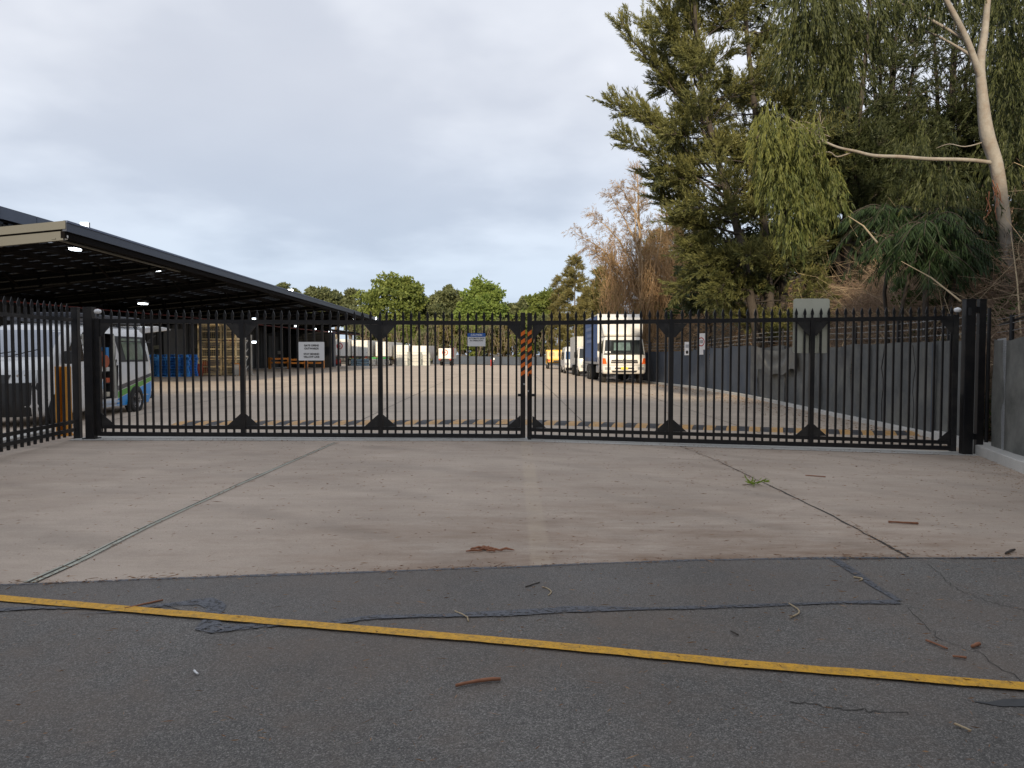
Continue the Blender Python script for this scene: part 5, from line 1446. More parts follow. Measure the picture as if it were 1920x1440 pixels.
mb.box((0, 0, hr / 2), (.07, .07, hr)).box((0, 1.0, hr / 2), (.07, .07, hr)); mb.build('upright', M_offwhite, rk2)
for py in (638.5, 668.5):
    z = Zp(py, 43.5) - g(-15.5, 43.5)
    MB().bar((-.95, -.05, z), (.32, -.05, z), .05, .07).build('beam', M_white, rk2)
for k in range(5): MB().bar((0, 0, .3 + k * .5), (0, 1.0, .3 + (k + 1) * .5), .03, .03).build('diagonal_brace', M_offwhite, rk2)
ox = X(444, 42); t = thing('orange_crate', 'orange framed white crate leaning beside the narrow cage stack', 'crate', (ox, 42.0, g(ox, 42)))
MB().box((0, .05, .35), (.30, .3, .6)).build('crate_body', M_offwhite, t)
f_ = MB()
for sx in (-1, 1): f_.box((sx * .2, -.12, .35), (.05, .05, .7))
f_.box((0, -.12, .68), (.45, .05, .05)); f_.build('crate_frame', M_orange, t)
# orange barriers in front of the dock
def barrier(px0, px1, Y, label, top=672):
    x0, x1 = X(px0, Y), X(px1, Y); zb = g(x0, Y); h_ = Zp(top, Y) - zb
    t = thing('safety_barrier', label, 'barrier', ((x0 + x1) / 2, Y, zb), 'orange guard rails in front of the loading dock')
    L2 = (x1 - x0) / 2
    for sx in (-1, 1): MB().box((sx * L2, 0, h_ / 2), (.22, .22, h_)).build('barrier_post', M_orange, t, bevel=.02)
    for z in (h_ * .88, h_ * .55): MB().box((0, -.08, z), (2 * L2 - .24, .08, .17)).build('guard_rail', M_orange, t, bevel=.01)
barrier(505.5, 541, 68, 'orange steel guard rail nearest the tall white door columns', 670)
barrier(543, 573, 70, 'orange steel guard rail below the white gate sign')
barrier(575, 606, 72, 'orange steel guard rail nearest the navy wall end')
for k, (px, py0, py1, w, lab, cm) in enumerate(((474, 657, 687, 2.5, 'thin white door column nearest the storage rack', 0), (482, 657, 687, 2.5, 'thin white door column in the middle of the dock', 0),
                                     (490.5, 657, 687, 6, 'white panel with black dot and orange foot on the dock', 1), (507, 642, 664, 4.5, 'pale hanging strip on the dark dock wall', 0), (525, 658, 664, 8, 'small white notice board on the dark dock wall', 0))):
    Y = 74; x = X(px, Y); z0, z1 = Zp(py0, Y), Zp(py1, Y)
    t = thing('dock_panel', lab, 'panel', (x, Y, z1))
    MB().box((0, 0, (z0 - z1) / 2), (w / FPX * Y, .1, z0 - z1)).build('panel_sheet', M_offwhite, t)
    MB().box((0, .08, (z0 - z1) * .9), (.05, .1, .3)).build('wall_clip', M_plastic, t)
    if cm:
        MB().lathe((0, -.055, (z0 - z1) * .78), (0, -1, 0), ((0, .001), (0, .09), (.01, .09), (.01, .001)), 12).build('black_dot', M_ink, t)
        MB().box((-.05, -.06, .35), (.16, .02, .6)).build('orange_foot', M_orange, t)
# tall dock frame wall behind these (dark)
MB().box(((WX + X(618, 78)) / 2, 78, 2.3), (X(618, 78) - WX, .1, 4.2)).build('partition_wall', M_wallm, bld)

# ================================================================ VEGETATION
def norm(a): return a / (np.linalg.norm(a, axis=-1, keepdims=True) + 1e-9)
class Tree:
    def __init__(s): s.w = MB(); s.B = []; s.D = []; s.Ln = []; s.W = []; s.T = []; s.stuffw = None
    def limb(s, p0, p1, r0, r1, bend=0.12, n=7, sides=6, side=None):
        p0, p1 = Vector(p0), Vector(p1); L = (p1 - p0).length
        off = Vector((random.uniform(-1, 1), random.uniform(-1, 1), random.uniform(-.2, 1))) * L * bend if side is None else Vector(side)
        pts = []
        for k in range(n):
            t = k / (n - 1); p = p0.lerp(p1, t) + off * math.sin(math.pi * t) * .6
            if 0 < k < n - 1: p += Vector((random.gauss(0, 1), random.gauss(0, 1), random.gauss(0, 1))) * L * .012
            pts.append(p)
        s.w.tube(pts, [r0 + (r1 - r0) * k / (n - 1) for k in range(n)], sides)
        return pts
    def path(s, pts, radii, sides=12, sub=4):
        """smooth tube through the given points"""
        P_ = [Vector(p) for p in pts]; out = []; rr = []
        for i in range(len(P_) - 1):
            a = P_[max(i - 1, 0)]; b = P_[i]; c = P_[i + 1]; d = P_[min(i + 2, len(P_) - 1)]
            for k in range(sub):
                t = k / sub
                out.append(.5 * ((2 * b) + (c - a) * t + (2 * a - 5 * b + 4 * c - d) * t * t + (3 * b - a - 3 * c + d) * t ** 3)); rr.append(radii[i] * (1 - t) + radii[i + 1] * t)
        out.append(P_[-1]); rr.append(radii[-1]); s.w.tube(out, rr, sides); return out
    def tufts(s, C, Dm, tl, n, ll, lw, spread=.5, tint=None, grav=0.0):
        """C (N,3) twig bases, Dm (N,3) twig directions, tl twig length, n leaves per twig"""
        N = len(C)
        if N == 0: return
        Dm = norm(Dm); tl = np.full(N, tl) * rng.uniform(.6, 1.3, N)
        u = rng.uniform(0, 1, (N, n))
        b = C[:, None] + Dm[:, None] * (u * tl[:, None])[..., None]
        b[..., 2] -= grav * (u ** 2) * tl[:, None]
        b = b + rng.normal(0, .035, b.shape) * ll * 2
        d = Dm[:, None] + rng.normal(0, spread, (N, n, 3)); d[..., 2] -= grav * 1.4
        tt = (tint if tint is not None else rng.uniform(0, 1, N))[:, None] * .65 + rng.uniform(0, 1, (N, n)) * .35
        s.B.append(b.reshape(-1, 3)); s.D.append(norm(d.reshape(-1, 3))); s.Ln.append(ll * rng.uniform(.6, 1.3, N * n)); s.W.append(lw * rng.uniform(.7, 1.3, N * n)); s.T.append(tt.reshape(-1))
    def along(s, pts, ntw, rad, tl, n, ll, lw, up=.3, out=.8, fwd=.5, start=.25, spread=.5, grav=0.0, tw=None):
        """twigs with leaves along a limb; also thin wood for some"""
        P_ = np.array([tuple(p) for p in pts]); t = rng.uniform(start, 1, ntw) ** .8 * (len(P_) - 1)
        i = np.clip(t.astype(int), 0, len(P_) - 2); f = (t - i)[:, None]
        C = P_[i] * (1 - f) + P_[i + 1] * f; tan = norm(P_[i + 1] - P_[i])
        r_ = norm(rng.normal(0, 1, (ntw, 3)))
        side = norm(r_ - (r_ * tan).sum(1, keepdims=True) * tan)
        dist_ = rad * rng.uniform(0, 1, ntw)[:, None]
        Dm = tan * fwd + side * out; Dm[:, 2] += up
        C2 = C + norm(Dm) * dist_
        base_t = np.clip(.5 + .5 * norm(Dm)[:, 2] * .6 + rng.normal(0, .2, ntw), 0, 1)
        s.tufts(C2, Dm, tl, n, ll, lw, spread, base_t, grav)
        if tw:
            for a, b in list(zip(C, C2 + norm(Dm) * tl * .5))[::tw]:
                s.w.tube([a, b], [.012, .004], 3, cap=False)
    def blob(s, c, r, n, ll, lw, tint0=None):
        """leaf lobe: leaves on a rough shell"""
        c = np.array(c, float); r = np.array(r, float); d = norm(rng.normal(0, 1, (n, 3)))
        rr = (1 + .16 * np.sin(d[:, 0] * 5 + c[0]) + .12 * np.sin(d[:, 1] * 6 + c[1] * 3) + .12 * np.sin(d[:, 2] * 7))[:, None] * (rng.uniform(.35, 1, (n, 1)) ** .35)
        b = c + d * r * rr
        s.B.append(b); s.D.append(norm(rng.normal(0, 1, (n, 3)) + d * .5)); s.Ln.append(ll * rng.uniform(.6, 1.4, n)); s.W.append(lw * rng.uniform(.6, 1.3, n))
        t0 = rng.uniform(.1, .9) if tint0 is None else tint0
        s.T.append(np.clip(t0 * .6 + rng.uniform(0, .4, n), 0, 1))
    def leaves(s, name, m, parent):
        B = np.concatenate(s.B); D = np.concatenate(s.D); L = np.concatenate(s.Ln)[:, None]; W = np.concatenate(s.W)[:, None]; T = np.concatenate(s.T)
        n = len(B); sd = norm(np.cross(D, rng.normal(0, 1, (n, 3))))
        mid = B + D * L * .45
        V = np.stack([B, mid + sd * W, B + D * L, mid - sd * W], 1).reshape(-1, 3)
        me = bpy.data.meshes.new(name); me.vertices.add(4 * n); me.vertices.foreach_set('co', V.astype(np.float32).ravel())
        me.loops.add(4 * n); me.loops.foreach_set('vertex_index', np.arange(4 * n, dtype=np.int32))
        me.polygons.add(n); me.polygons.foreach_set('loop_start', np.arange(0, 4 * n, 4, dtype=np.int32)); 
        try: me.polygons.foreach_set('loop_total', np.full(n, 4, dtype=np.int32))
        except Exception: pass
        at = me.attributes.new('tint', 'FLOAT', 'FACE'); at.data.foreach_set('value', T.astype(np.float32))
        me.materials.append(m); me.update(); me.validate()
        o = bpy.data.objects.new(name, me); place(o, parent); s.B, s.D, s.Ln, s.W, s.T = [], [], [], [], []
        return o
    def wood(s, name, m, parent): return s.w.build(name, m, parent, smooth=True)

# ---- big casuarina left of the bank
DC = 30.0
c0 = P(1462, 560, DC); c0.z = terr(c0.x, c0.y)
t = wthing('casuarina_tree', 'tall feathery casuarina leaning out over the white truck with lit tips', 'tree', tuple(c0), 'casuarina trees on the bank')
T = Tree()
stems = [[(1440, 575, 26), (1432, 420, 26), (1420, 250, 26), (1400, 60, 26.3), (1385, -160, 26.5)],
         [(1452, 575, 26.6), (1470, 400, 27), (1476, 220, 27.2), (1490, 20, 27.5), (1500, -150, 28)],
         [(1425, 578, 25.6), (1385, 440, 25.2), (1345, 300, 25), (1310, 120, 25), (1300, -60, 25.2)]]
SP_ = []
for sidx, st in enumerate(stems):
    pts = [P(q[0] + (18 if q is st[0] else 0), q[1], q[2] + 4) for q in st]; pts[0].z = terr(pts[0].x, pts[0].y) - .1
    SP_.append(T.path(pts, [.20, .16, .12, .085, .04], 9, 5))
left = [((1350, 300), (1165, 45), 25.2), ((1340, 260), (1200, 35), 26.5), ((1330, 200), (1250, 30), 24.2), ((1345, 330), (1150, 197), 25.0), ((1360, 350), (1185, 190), 26.8), ((1360, 370), (1172, 262), 24.0),
        ((1370, 400), (1222, 330), 25.5), ((1380, 420), (1238, 372), 26.5), ((1395, 440), (1262, 412), 24.5), ((1330, 150), (1285, 0), 25.5), ((1320, 110), (1278, -40), 26.5), ((1380, 450), (1290, 470), 25.0),
        ((1400, 470), (1275, 545), 26.0), ((1400, 480), (1340, 560), 24.0), ((1410, 470), (1320, 500), 24.5), ((1370, 380), (1215, 230), 27.5), ((1350, 280), (1225, 120), 25.8)]
for (a, b, Y) in left:
    p0 = P(a[0], a[1], 29.4 + (Y - 25.4) * .3); p1 = P(b[0], b[1], Y + 4)
    lp = T.limb(p0, p1, .055, .008, .05, 9, 5)
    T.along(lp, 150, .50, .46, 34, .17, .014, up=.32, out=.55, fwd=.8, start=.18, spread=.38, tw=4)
for sp in SP_:
    n = len(sp)
    for k in range(64):
        q = random.uniform(.12, 1.0); i = int(q * (n - 1)); p0 = sp[i]
        az = random.uniform(0, 2 * math.pi); L = random.uniform(1.4, 3.6) * (1.05 - .35 * q)
        d = Vector((math.cos(az), math.sin(az), random.uniform(-.05, .7))).normalized()
        if d.x < -.5: L *= .8
        lp = T.limb(p0, p0 + d * L, .035, .006, .1, 6, 4)
        T.along(lp, 62, .45, .45, 28, .17, .015, up=.3, out=.7, fwd=.7, start=.3, spread=.42, tw=6)
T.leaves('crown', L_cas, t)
T.wood('trunk', M_bark, t)

# ---- darker casuarinas behind, many bare stems against the sky
for gi, (pxb, Yb, tops, lab) in enumerate(((1580, 31, [(1520, -120), (1600, -150), (1640, -80)], 'dark many stemmed casuarina behind the hanging gum foliage'),
                                        (1660, 33, [(1620, -140), (1690, -120), (1740, -60)], 'dark bare stemmed casuarina in the middle of the bank'),
                                        (1770, 35, [(1740, -140), (1800, -160), (1850, -100)], 'dark casuarina directly behind the pale gum trunk'),
                                        (1930, 33, [(1900, -160), (1950, -160), (1990, -100)], 'dark casuarina at the outer edge of the bank'))):
    b0 = P(pxb, 470, Yb); b0.z = terr(b0.x, b0.y)
    t = wthing('casuarina_tree', lab, 'tree', tuple(b0), 'casuarina trees on the bank')
    T = Tree()
    for (tx, ty) in tops + [(pxb + random.uniform(-60, 60), 60), (pxb + random.uniform(-40, 40), -40)]:
        Yt = Yb + random.uniform(-1.5, 1.5)
        e_ = P(tx, ty, Yt)
        mid = Vector((b0.x * .55 + e_.x * .45, b0.y * .5 + e_.y * .5, b0.z * .5 + e_.z * .5))
        bb = Vector((b0.x + random.uniform(-.5, .5), b0.y + random.uniform(-.5, .5), terr(b0.x, b0.y) - .1))
        sp = T.path([bb, b0.lerp(mid, .6), mid, e_], [.15, .11, .08, .03], 7, 6)
        n = len(sp)
        for k in range(38):
            q = random.uniform(.22, 1.0); i = int(q * (n - 1)); p0 = sp[i]
            az = random.uniform(0, 2 * math.pi); L = random.uniform(.9, 2.6)
            d = Vector((math.cos(az), math.sin(az), random.uniform(.2, 1.1))).normalized()
            lp = T.limb(p0, p0 + d * L, .028, .005, .1, 6, 4)
            T.along(lp, (7 if gi in (1, 2) else 22) if q > .5 else 46, .42, .45, 24, .19, .017, up=.35, out=.7, fwd=.7, start=.35, spread=.42, tw=5)
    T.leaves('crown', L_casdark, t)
    T.wood('trunk', M_bark, t)

# ---- gum tree with the pale trunk
DG = 19.0
gb = P(1893, 560, DG); gb.z = terr(gb.x, gb.y) - .1
t = wthing('gum_tree', 'pale trunked gum tree with long bare branch and hanging leaves', 'tree', tuple(gb))
T = Tree()
tr = [(1893, 560), (1886, 470), (1878, 380), (1868, 310), (1850, 250), (1842, 180), (1838, 120), (1846, 60), (1852, 0), (1862, -80), (1880, -180)]
pt = [P(a, b, DG) for a, b in tr]; pt[0].z = gb.z
TR = T.path([Vector((pt[0].x + .03, pt[0].y, gb.z))] + pt[1:], [.185, .17, .155, .155, .165, .122, .105, .085, .07, .06, .04], 18, 5)
fk = T.path([P(1840, 150, DG), P(1815, 80, DG - .2), P(1785, 20, DG - .4), P(1750, -40, DG - .6), P(1700, -120, DG - .9)], [.085, .075, .065, .05, .035], 12, 5)
fk2 = T.path([P(1812, 75, DG - .2), P(1760, 45, DG), P(1715, 20, DG + .3), P(1660, -10, DG + .5)], [.045, .035, .028, .018], 8, 4)
fk3 = T.path([P(1830, 110, DG), P(1790, 85, DG + .3), P(1745, 62, DG + .5), P(1690, 50, DG + .8), P(1600, 60, DG + 1)], [.045, .03, .022, .015, .008], 8, 4)
br = T.path([P(1868, 306, DG), P(1815, 300, DG - .1), P(1740, 298, DG - .3), P(1690, 294, DG - .5), P(1640, 292, DG - .7), P(1605, 284, DG - .9), P(1570, 276, DG - 1.1), P(1540, 262, DG - 1.2), P(1525, 250, DG - 1.3)],
            [.05, .05, .046, .044, .042, .036, .030, .024, .018], 10, 5)
br2 = T.path([P(1598, 285, DG - .9), P(1570, 294, DG - .9), P(1555, 285, DG - 1), P(1530, 290, DG - 1), P(1510, 305, DG - 1.1)], [.02, .016, .013, .01, .006], 7, 4)
T.path([P(1846, 266, DG), P(1810, 275, DG + .2), P(1780, 270, DG + .4), P(1755, 278, DG + .5)], [.02, .014, .01, .005], 6, 4)
for k in range(14):
    a = P(random.uniform(1520, 1560), random.uniform(240, 270), DG - 1.2); b = a + Vector((random.uniform(-1.2, .2), random.uniform(-.5, .5), random.uniform(-.3, .7)))
    T.limb(a, b, .014, .004, .2, 6, 4)
T.wood('trunk', M_gum, t)
T2 = Tree()
def hang(px, py, Y, rx, ry, rzz, n, tint, ll=.17, lw=.012, tl=.55, per=20):
    c = np.array(P(px, py, Y)); d = norm(rng.normal(0, 1, (n, 3))) * (rng.uniform(0, 1, (n, 1)) ** .45)
    C = c + d * np.array([rx, ry, rzz])
    Dm = np.c_[d[:, 0] * .5 + rng.normal(0, .2, n), d[:, 1] * .5, np.full(n, -.9)]
    T2.tufts(C, Dm, tl, per, ll, lw, .28, np.clip(tint + d[:, 2] * .35 - d[:, 0] * .15 + rng.normal(0, .15, n), 0, 1), .3)  # tint lighter at clump top and left: light put into leaf colour
for (px, py, Yo, rx, rz2, n, ti) in ((1445, 245, -1.4, .42, .55, 75, .85), (1480, 290, -1.4, .75, .75, 150, .7), (1460, 350, -1.5, .6, .65, 110, .55), (1510, 330, -1.1, .6, .7, 110, .5), (1500, 410, -1.2, .75, .55, 110, .45),
                                (1545, 400, -1.0, .55, .5, 70, .5), (1490, 455, -1.2, .45, .35, 40, .4), (1430, 290, -1.5, .3, .5, 50, .8), (1555, 350, -.9, .45, .35, 36, .6), (1525, 255, -1.2, .3, .3, 30, .75)):
    hang(px, py - 28, DG + Yo, rx * .80, .55, rz2 * .80, int(n * .95), ti, lw=.013, tl=.45)
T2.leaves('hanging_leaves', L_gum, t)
for (px, py, Yo, rx, rz2, n, ti) in ((1520, 0, 0, 1.0, .9, 170, .5), (1600, 40, .5, 1.0, 1.0, 170, .45), (1500, 80, .3, .6, .7, 90, .5), (1570, 130, .4, .7, .7, 90, .4), (1690, 0, .3, .7, .4, 45, .4),
                                (1760, -20, .2, .8, .6, 70, .4), (1900, 40, 1.2, .9, 1.2, 150, .35), (1905, 160, 1.4, .8, 1.2, 150, .3), (1900, 280, 1.3, .8, .9, 110, .35), (1850, -20, 1.5, 1.0, .5, 80, .4),
                                (1800, 360, .6, .8, .4, 65, .35), (1868, 330, .4, .3, .2, 20, .3), (1915, 370, .6, .4, .5, 50, .3), (1760, 340, -.5, .5, .4, 36, .4), (1925, 440, .8, .4, .6, 50, .2),
                                (1740, 260, 2.0, .8, .6, 50, .3), (1835, 390, .7, .35, .4, 30, .3)):
    hang(px, py, DG + Yo, rx * 1.1, .9, rz2 * 1.1, int(n * 1.45), ti, lw=.015)
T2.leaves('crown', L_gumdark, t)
# peeling bark strips at the bend
for k in range(9):
    a = P(1860 + random.uniform(-12, 16), 318 + random.uniform(-10, 60), DG - .24); MB().tube([a, a + Vector((random.uniform(-.1, .1), -.02, -.25)), a + Vector((random.uniform(-.15, .15), -.05, -.5))], [.012, .010, .004], 4).build('bark_strip', M_redbrown, t)

# ---- weeping dark palm-like growth
pb = P(1738, 500, 18.0); pb.z = terr(pb.x, pb.y)
t = wthing('palm_tree', 'dark green arching palm clump between the bank brush and gum trunk', 'palm', tuple(pb))
T = Tree()
cr = P(1738, 425, 18.0)
T.path([pb, pb.lerp(cr, .5), cr], [.08, .07, .06], 10, 4)
crowns = [cr, P(1700, 455, 18.4), P(1790, 400, 18.9), P(1800, 470, 18.3), P(1745, 490, 18.1), P(1670, 400, 19.6), P(1840, 440, 19.4)]
for c_ in crowns[1:]:
    T.limb(Vector((cr.x + (c_.x - cr.x) * .5, c_.y + .1, terr(c_.x, c_.y) - .1)), c_, .06, .04, .05, 6, 7)
for k in range(190):
    cr = crowns[k % 7]
    az = random.uniform(0, 2 * math.pi); L = random.uniform(.8, 1.6); el = random.uniform(.0, .9)
    pts = []
    for j in range(9):
        u = j / 8; r_ = L * u * math.cos(el * .6); z = L * (math.sin(el) * u - .75 * u * u * 1.1)
        pts.append(cr + Vector((math.cos(az) * r_, math.sin(az) * r_ * .8, z)))
    T.w.tube(pts, [.016 - .0014 * j for j in range(9)], 4)
    P_ = np.array([tuple(p) for p in pts]); m_ = 70
    u = rng.uniform(.12, 1, m_) * 8; i = np.clip(u.astype(int), 0, 7); f = (u - i)[:, None]; C = P_[i] * (1 - f) + P_[i + 1] * f; tan = norm(P_[i + 1] - P_[i])
    sd = norm(np.cross(tan, [0, 0, 1.0])) * rng.choice([-1, 1], m_)[:, None]
    T.tufts(C, sd * .6 + tan * .5 + [0, 0, -.55], .04, 1, .34, .011, .12, rng.uniform(.2, 1, m_), .15)
T.leaves('fronds', L_palm, t); T.wood('trunk', M_bark, t)

# ---- generic leafy tree from lobes
def lobe_tree(name, label, pxc, base_py, Y, lobes, ll, lw, m, mw, n_per, group=None, tr=.25, cat='tree', forks=3, flat=.8, zb=None):
    b0 = P(pxc, base_py, Y); b0.z = terr(b0.x, b0.y) - .1 if zb is None else zb
    t = wthing(name, label, cat, tuple(b0), group); T = Tree()
    cen = [P(a, b, Y + c) for (a, b, c, r) in lobes]
    top = max(cen, key=lambda v: v.z); spine = Vector((b0.x * .5 + top.x * .5, b0.y, b0.z * .45 + top.z * .55))
    T.limb(b0, spine, tr, tr * .55, .04, 7, 8)
    for (c, (a, b, dd, r)) in zip(cen, lobes):
        T.limb(b0.lerp(spine, random.uniform(.45, 1)), c, tr * .35, tr * .08, .1, 6, 5)
        R_ = r / FPX * Y
        k_ = max(5, int(n_per / 75))
        sub = norm(rng.normal(0, 1, (k_, 3))) * rng.uniform(.3, 1.05, (k_, 1)) * R_ * np.array([1, 1, flat])
        for q in sub: T.blob(np.array(c) + q, (R_ * (rr_ := random.uniform(.16, .40)), R_ * rr_, R_ * rr_ * random.uniform(.5, .9)), int(n_per / k_), ll, lw)
    T.leaves('crown', m, t); T.wood('trunk', mw, t)
    return t

# ---- olive casuarinas at mid distance, and the dead conifer
def conifer(name, label, px, top_py, base_py, Y, wpx, m, mw, dens=1.0, lean=0, group=None, ll=.34, lw=.03, up=.25, sparse=False):
    b0 = P(px, base_py, Y); b0.z = terr(b0.x, b0.y) - .1; tp = P(px + lean, top_py, Y)
    t = wthing(name, label, 'tree', tuple(b0), group); T = Tree()
    sp = T.path([b0, b0.lerp(tp, .35) + Vector((.1, 0, 0)), b0.lerp(tp, .7), tp], [.16, .11, .07, .02], 7, 6)
    H = tp.z - b0.z; Wm = wpx / FPX * Y / 2; n = len(sp)
    nl = int(52 * dens)
    for k in range(nl):
        q = (k + .5) / nl * .92 + .08; i = min(n - 1, int(q * (n - 1))); p0 = sp[i]
        prof = (1 - q) ** .62 * (.65 + .35 * min(1, q * 5))
        az = k * 2.4 + random.uniform(-.4, .4); L = Wm * (prof + .06) * random.uniform(.7, 1.15)
        d = Vector((math.cos(az), math.sin(az), random.uniform(up, up + .6))).normalized()
        lp = T.limb(p0, p0 + d * L, .025, .006, .08, 5, 4)
        T.along(lp, int((22 if sparse else 34) * max(.5, L)), .34, .5, 14 if sparse else 18, ll, lw, up=.3, out=.7, fwd=.7, start=.1, spread=.45, tw=(2 if sparse else 7))
    T.leaves('crown', m, t); T.wood('trunk', mw, t)
    return t
DD = 52
conifer('dead_conifer', 'brown dead conifer with bare leaning tip above the delivery truck', 1208, 312, 585, DD, 105, L_brown, M_deadwood, 1.0, -13, ll=.20, lw=.012, sparse=True, up=.5)
conifer('dead_conifer', 'shorter dead brown conifer beside the tall bare tipped one', 1255, 372, 585, DD + 2, 70, L_brown, M_deadwood, .8, -6, ll=.20, lw=.012, sparse=True, up=.6)
conifer('olive_casuarina', 'feathery olive casuarina just behind the brown dead conifers', 1292, 395, 600, 58, 120, L_olive, M_bark2, 1.0, 0, group='olive casuarinas beyond the trucks', ll=.3, lw=.022)
conifer('olive_casuarina', 'thin olive casuarina between the dead conifers and the lime bush', 1232, 440, 600, 60, 110, L_olive, M_bark2, .8, 0, group='olive casuarinas beyond the trucks', ll=.3, lw=.02)
# long dead limbs reaching left
t = wthing('dead_branches', 'long dead branches arching out left from the brown conifers', 'tree', tuple(Vector((P(1200, 560, DD).x, DD - .5, terr(P(1200, 560, DD).x, DD)))))
T = Tree()
for (a, b, s_) in (((1195, 545), (1075, 432), .9), ((1190, 500), (1110, 400), .6), ((1200, 470), (1140, 362), .4), ((1195, 590), (1130, 480), .5), ((1205, 430), (1158, 345), .3), ((1200, 560), (1100, 465), .6)):
    p0, p1 = P(a[0], a[1], DD - .5), P(b[0], b[1], DD - .5 + random.uniform(-1, 1))
    lp = T.limb(p0, p1, .08, .012, .0, 9, 6, side=(0, 0, s_))
    T.along(lp, 90, .35, .6, 12, .24, .013, up=.15, out=.6, fwd=.5, start=.25, spread=.4, grav=.5, tw=2)
for (a, b) in (((1208, 590), (1196, 380)), ((1204, 590), (1190, 400)), ((1212, 590), (1240, 430))):
    T.limb(P(a[0], a[1], DD - 1), P(b[0], b[1], DD - 1), .085, .03, .02, 8, 7)
T.leaves('dead_foliage', L_brown, t); T.wood('trunk', M_deadwood, t)
# brown thicket below and beside
def thicket(name, label, px0, px1, pyt, pyb, Y, n, m, leaf=None, cat='thicket', L=(1.5, 3.5), lw=.012, col2=None, kind='stuff', dY=3.0, r=.010, leafn=0, tilt=.5, dn=0):
    T = Tree()
    for k in range(n):
        px = random.uniform(px0, px1); Yk = Y + random.uniform(-dY, dY)
        p = P(px, random.uniform(pyt + (pyb - pyt) * .25, pyb), Yk)
        gz0 = terr(p.x, Yk)
        base = Vector((p.x, Yk, max(gz0, p.z - random.uniform(.5, 1.5))))
        ln = random.uniform(*L); a = random.uniform(0, 6.28); ti = random.uniform(.1, tilt)
        zt = P(px, pyt, Yk).z
        d = Vector((math.cos(a) * ti, math.sin(a) * ti, 1)).normalized()
        end = base + d * ln
        if end.z > zt + .2: end.z = zt + random.uniform(-.4, .3)
        off = Vector((random.uniform(-1, 1), random.uniform(-1, 1), random.uniform(0, .6))) * ln * .18
        pts = [base.lerp(end, q / 4) + off * math.sin(math.pi * q / 4) for q in range(5)]
        if dn: pts[-1].z -= random.uniform(0, dn) * ln
        T.w.tube(pts, [r, r * .9, r * .7, r * .5, r * .3], 3, cap=False)
        if leafn:
            T.along(pts, leafn, .12, .28, 6, .16, lw, start=.2, spread=.6)
    o = T.w.build(name, m, None); setp(o, label, cat, None, kind)
    if leafn:
        o2 = T.leaves('thicket_leaves', leaf, None); setp(o2, label + ', its leaves', cat, None, 'stuff')
    return o
thicket('dead_thicket', 'brown leafless thicket below the dead conifers', 1135, 1300, 430, 600, DD + 1, 900, M_deadtwig, L_brown, L=(1.5, 3.5), r=.018, leafn=5, lw=.016, tilt=.6)
for i, (px, tp, Y, w, lab) in enumerate(((1075, 484, 100, 84, 'olive green casuarina with pointed top right of the blue sky gap'), (1122, 508, 74, 60, 'shorter olive casuarina beside the dead conifers'), (1045, 520, 131, 50, 'small olive casuarina behind the yellow tipper'),
                                   (1150, 530, 70, 60, 'olive casuarina standing over the blue curtain truck'), (1100, 545, 82, 60, 'low olive casuarina above the white delivery truck'))):
    conifer('olive_casuarina', lab, px, tp, 645, Y, w, L_olive, M_bark2, .9, random.uniform(-6, 6), group='olive casuarinas beyond the trucks', ll=.36, lw=.03)
# lime bushes
lobe_tree('lime_bush', 'bright lime green bush above the truck roof deflector', 1210, 600, 56, [(1200, 575, 0, 18), (1225, 560, .5, 22), (1250, 545, 1, 20), (1235, 580, -.5, 18), (1205, 592, 0, 15), (1262, 525, 1.5, 18)], .14, .04, L_lime, M_bark2, 900, tr=.05, cat='bush')
lobe_tree('green_bush', 'mid green bush behind the lime bush', 1285, 600, 47, [(1285, 540, 0, 24), (1300, 570, 0, 24), (1270, 575, .4, 20), (1310, 525, .5, 20), (1260, 595, 0, 16), (1330, 580, 0, 18)], .13, .035, L_bush, M_bark2, 700, tr=.05, cat='bush')
lobe_tree('green_bush', 'dark green bush on the bank in the gap above the blank sign', 1720, 560, 20, [(1705, 560, 0, 26), (1740, 545, .3, 22), (1690, 535, .4, 18), (1760, 565, 0, 16)], .07, .018, L_bush, M_bark2, 500, tr=.03, cat='bush')
lobe_tree('green_bush', 'green creeper bush at the foot of the pale gum trunk', 1885, 620, 17.5, [(1880, 575, 0, 22), (1900, 560, 0, 18), (1870, 598, -.2, 16), (1900, 600, 0, 16)], .06, .02, L_bush, M_bark2, 500, tr=.03, cat='bush')
# dark screen of shrubs at the back of the bank
for i, (px, py, Y, r, lab) in enumerate(((1330, 520, 39, 60, 'dark shrub mass under the big casuarina'), (1420, 500, 31, 60, 'dark shrub mass beside the big casuarina trunk'), (1520, 490, 33, 62, 'dark shrub below the hanging gum foliage'),
                                    (1610, 480, 35, 60, 'dark shrub behind the dry vines'), (1700, 450, 36, 64, 'dark shrub behind the palm fronds'), (1800, 450, 36, 64, 'dark shrub left of the pale gum trunk base'), (1890, 430, 36, 66, 'dark shrub at the outer edge of the bank'),
                                    (1810, 330, 37, 60, 'tall dark shrub top behind the gum branch'), (1910, 300, 37, 60, 'tall dark shrub top behind the gum trunk'), (1650, 390, 37, 44, 'dark shrub top in the middle of the bank'))):
    lob = [(px + random.uniform(-40, 40), py + random.uniform(-45, 50), random.uniform(-1.5, 1.5), r * random.uniform(.5, .8)) for _ in range(6)]
    lobe_tree('bank_shrub', lab, px, 600, Y, lob, .20, .05, L_casdark, M_bark, 1700, tr=.08, cat='shrub', group='dark shrubs on the bank')

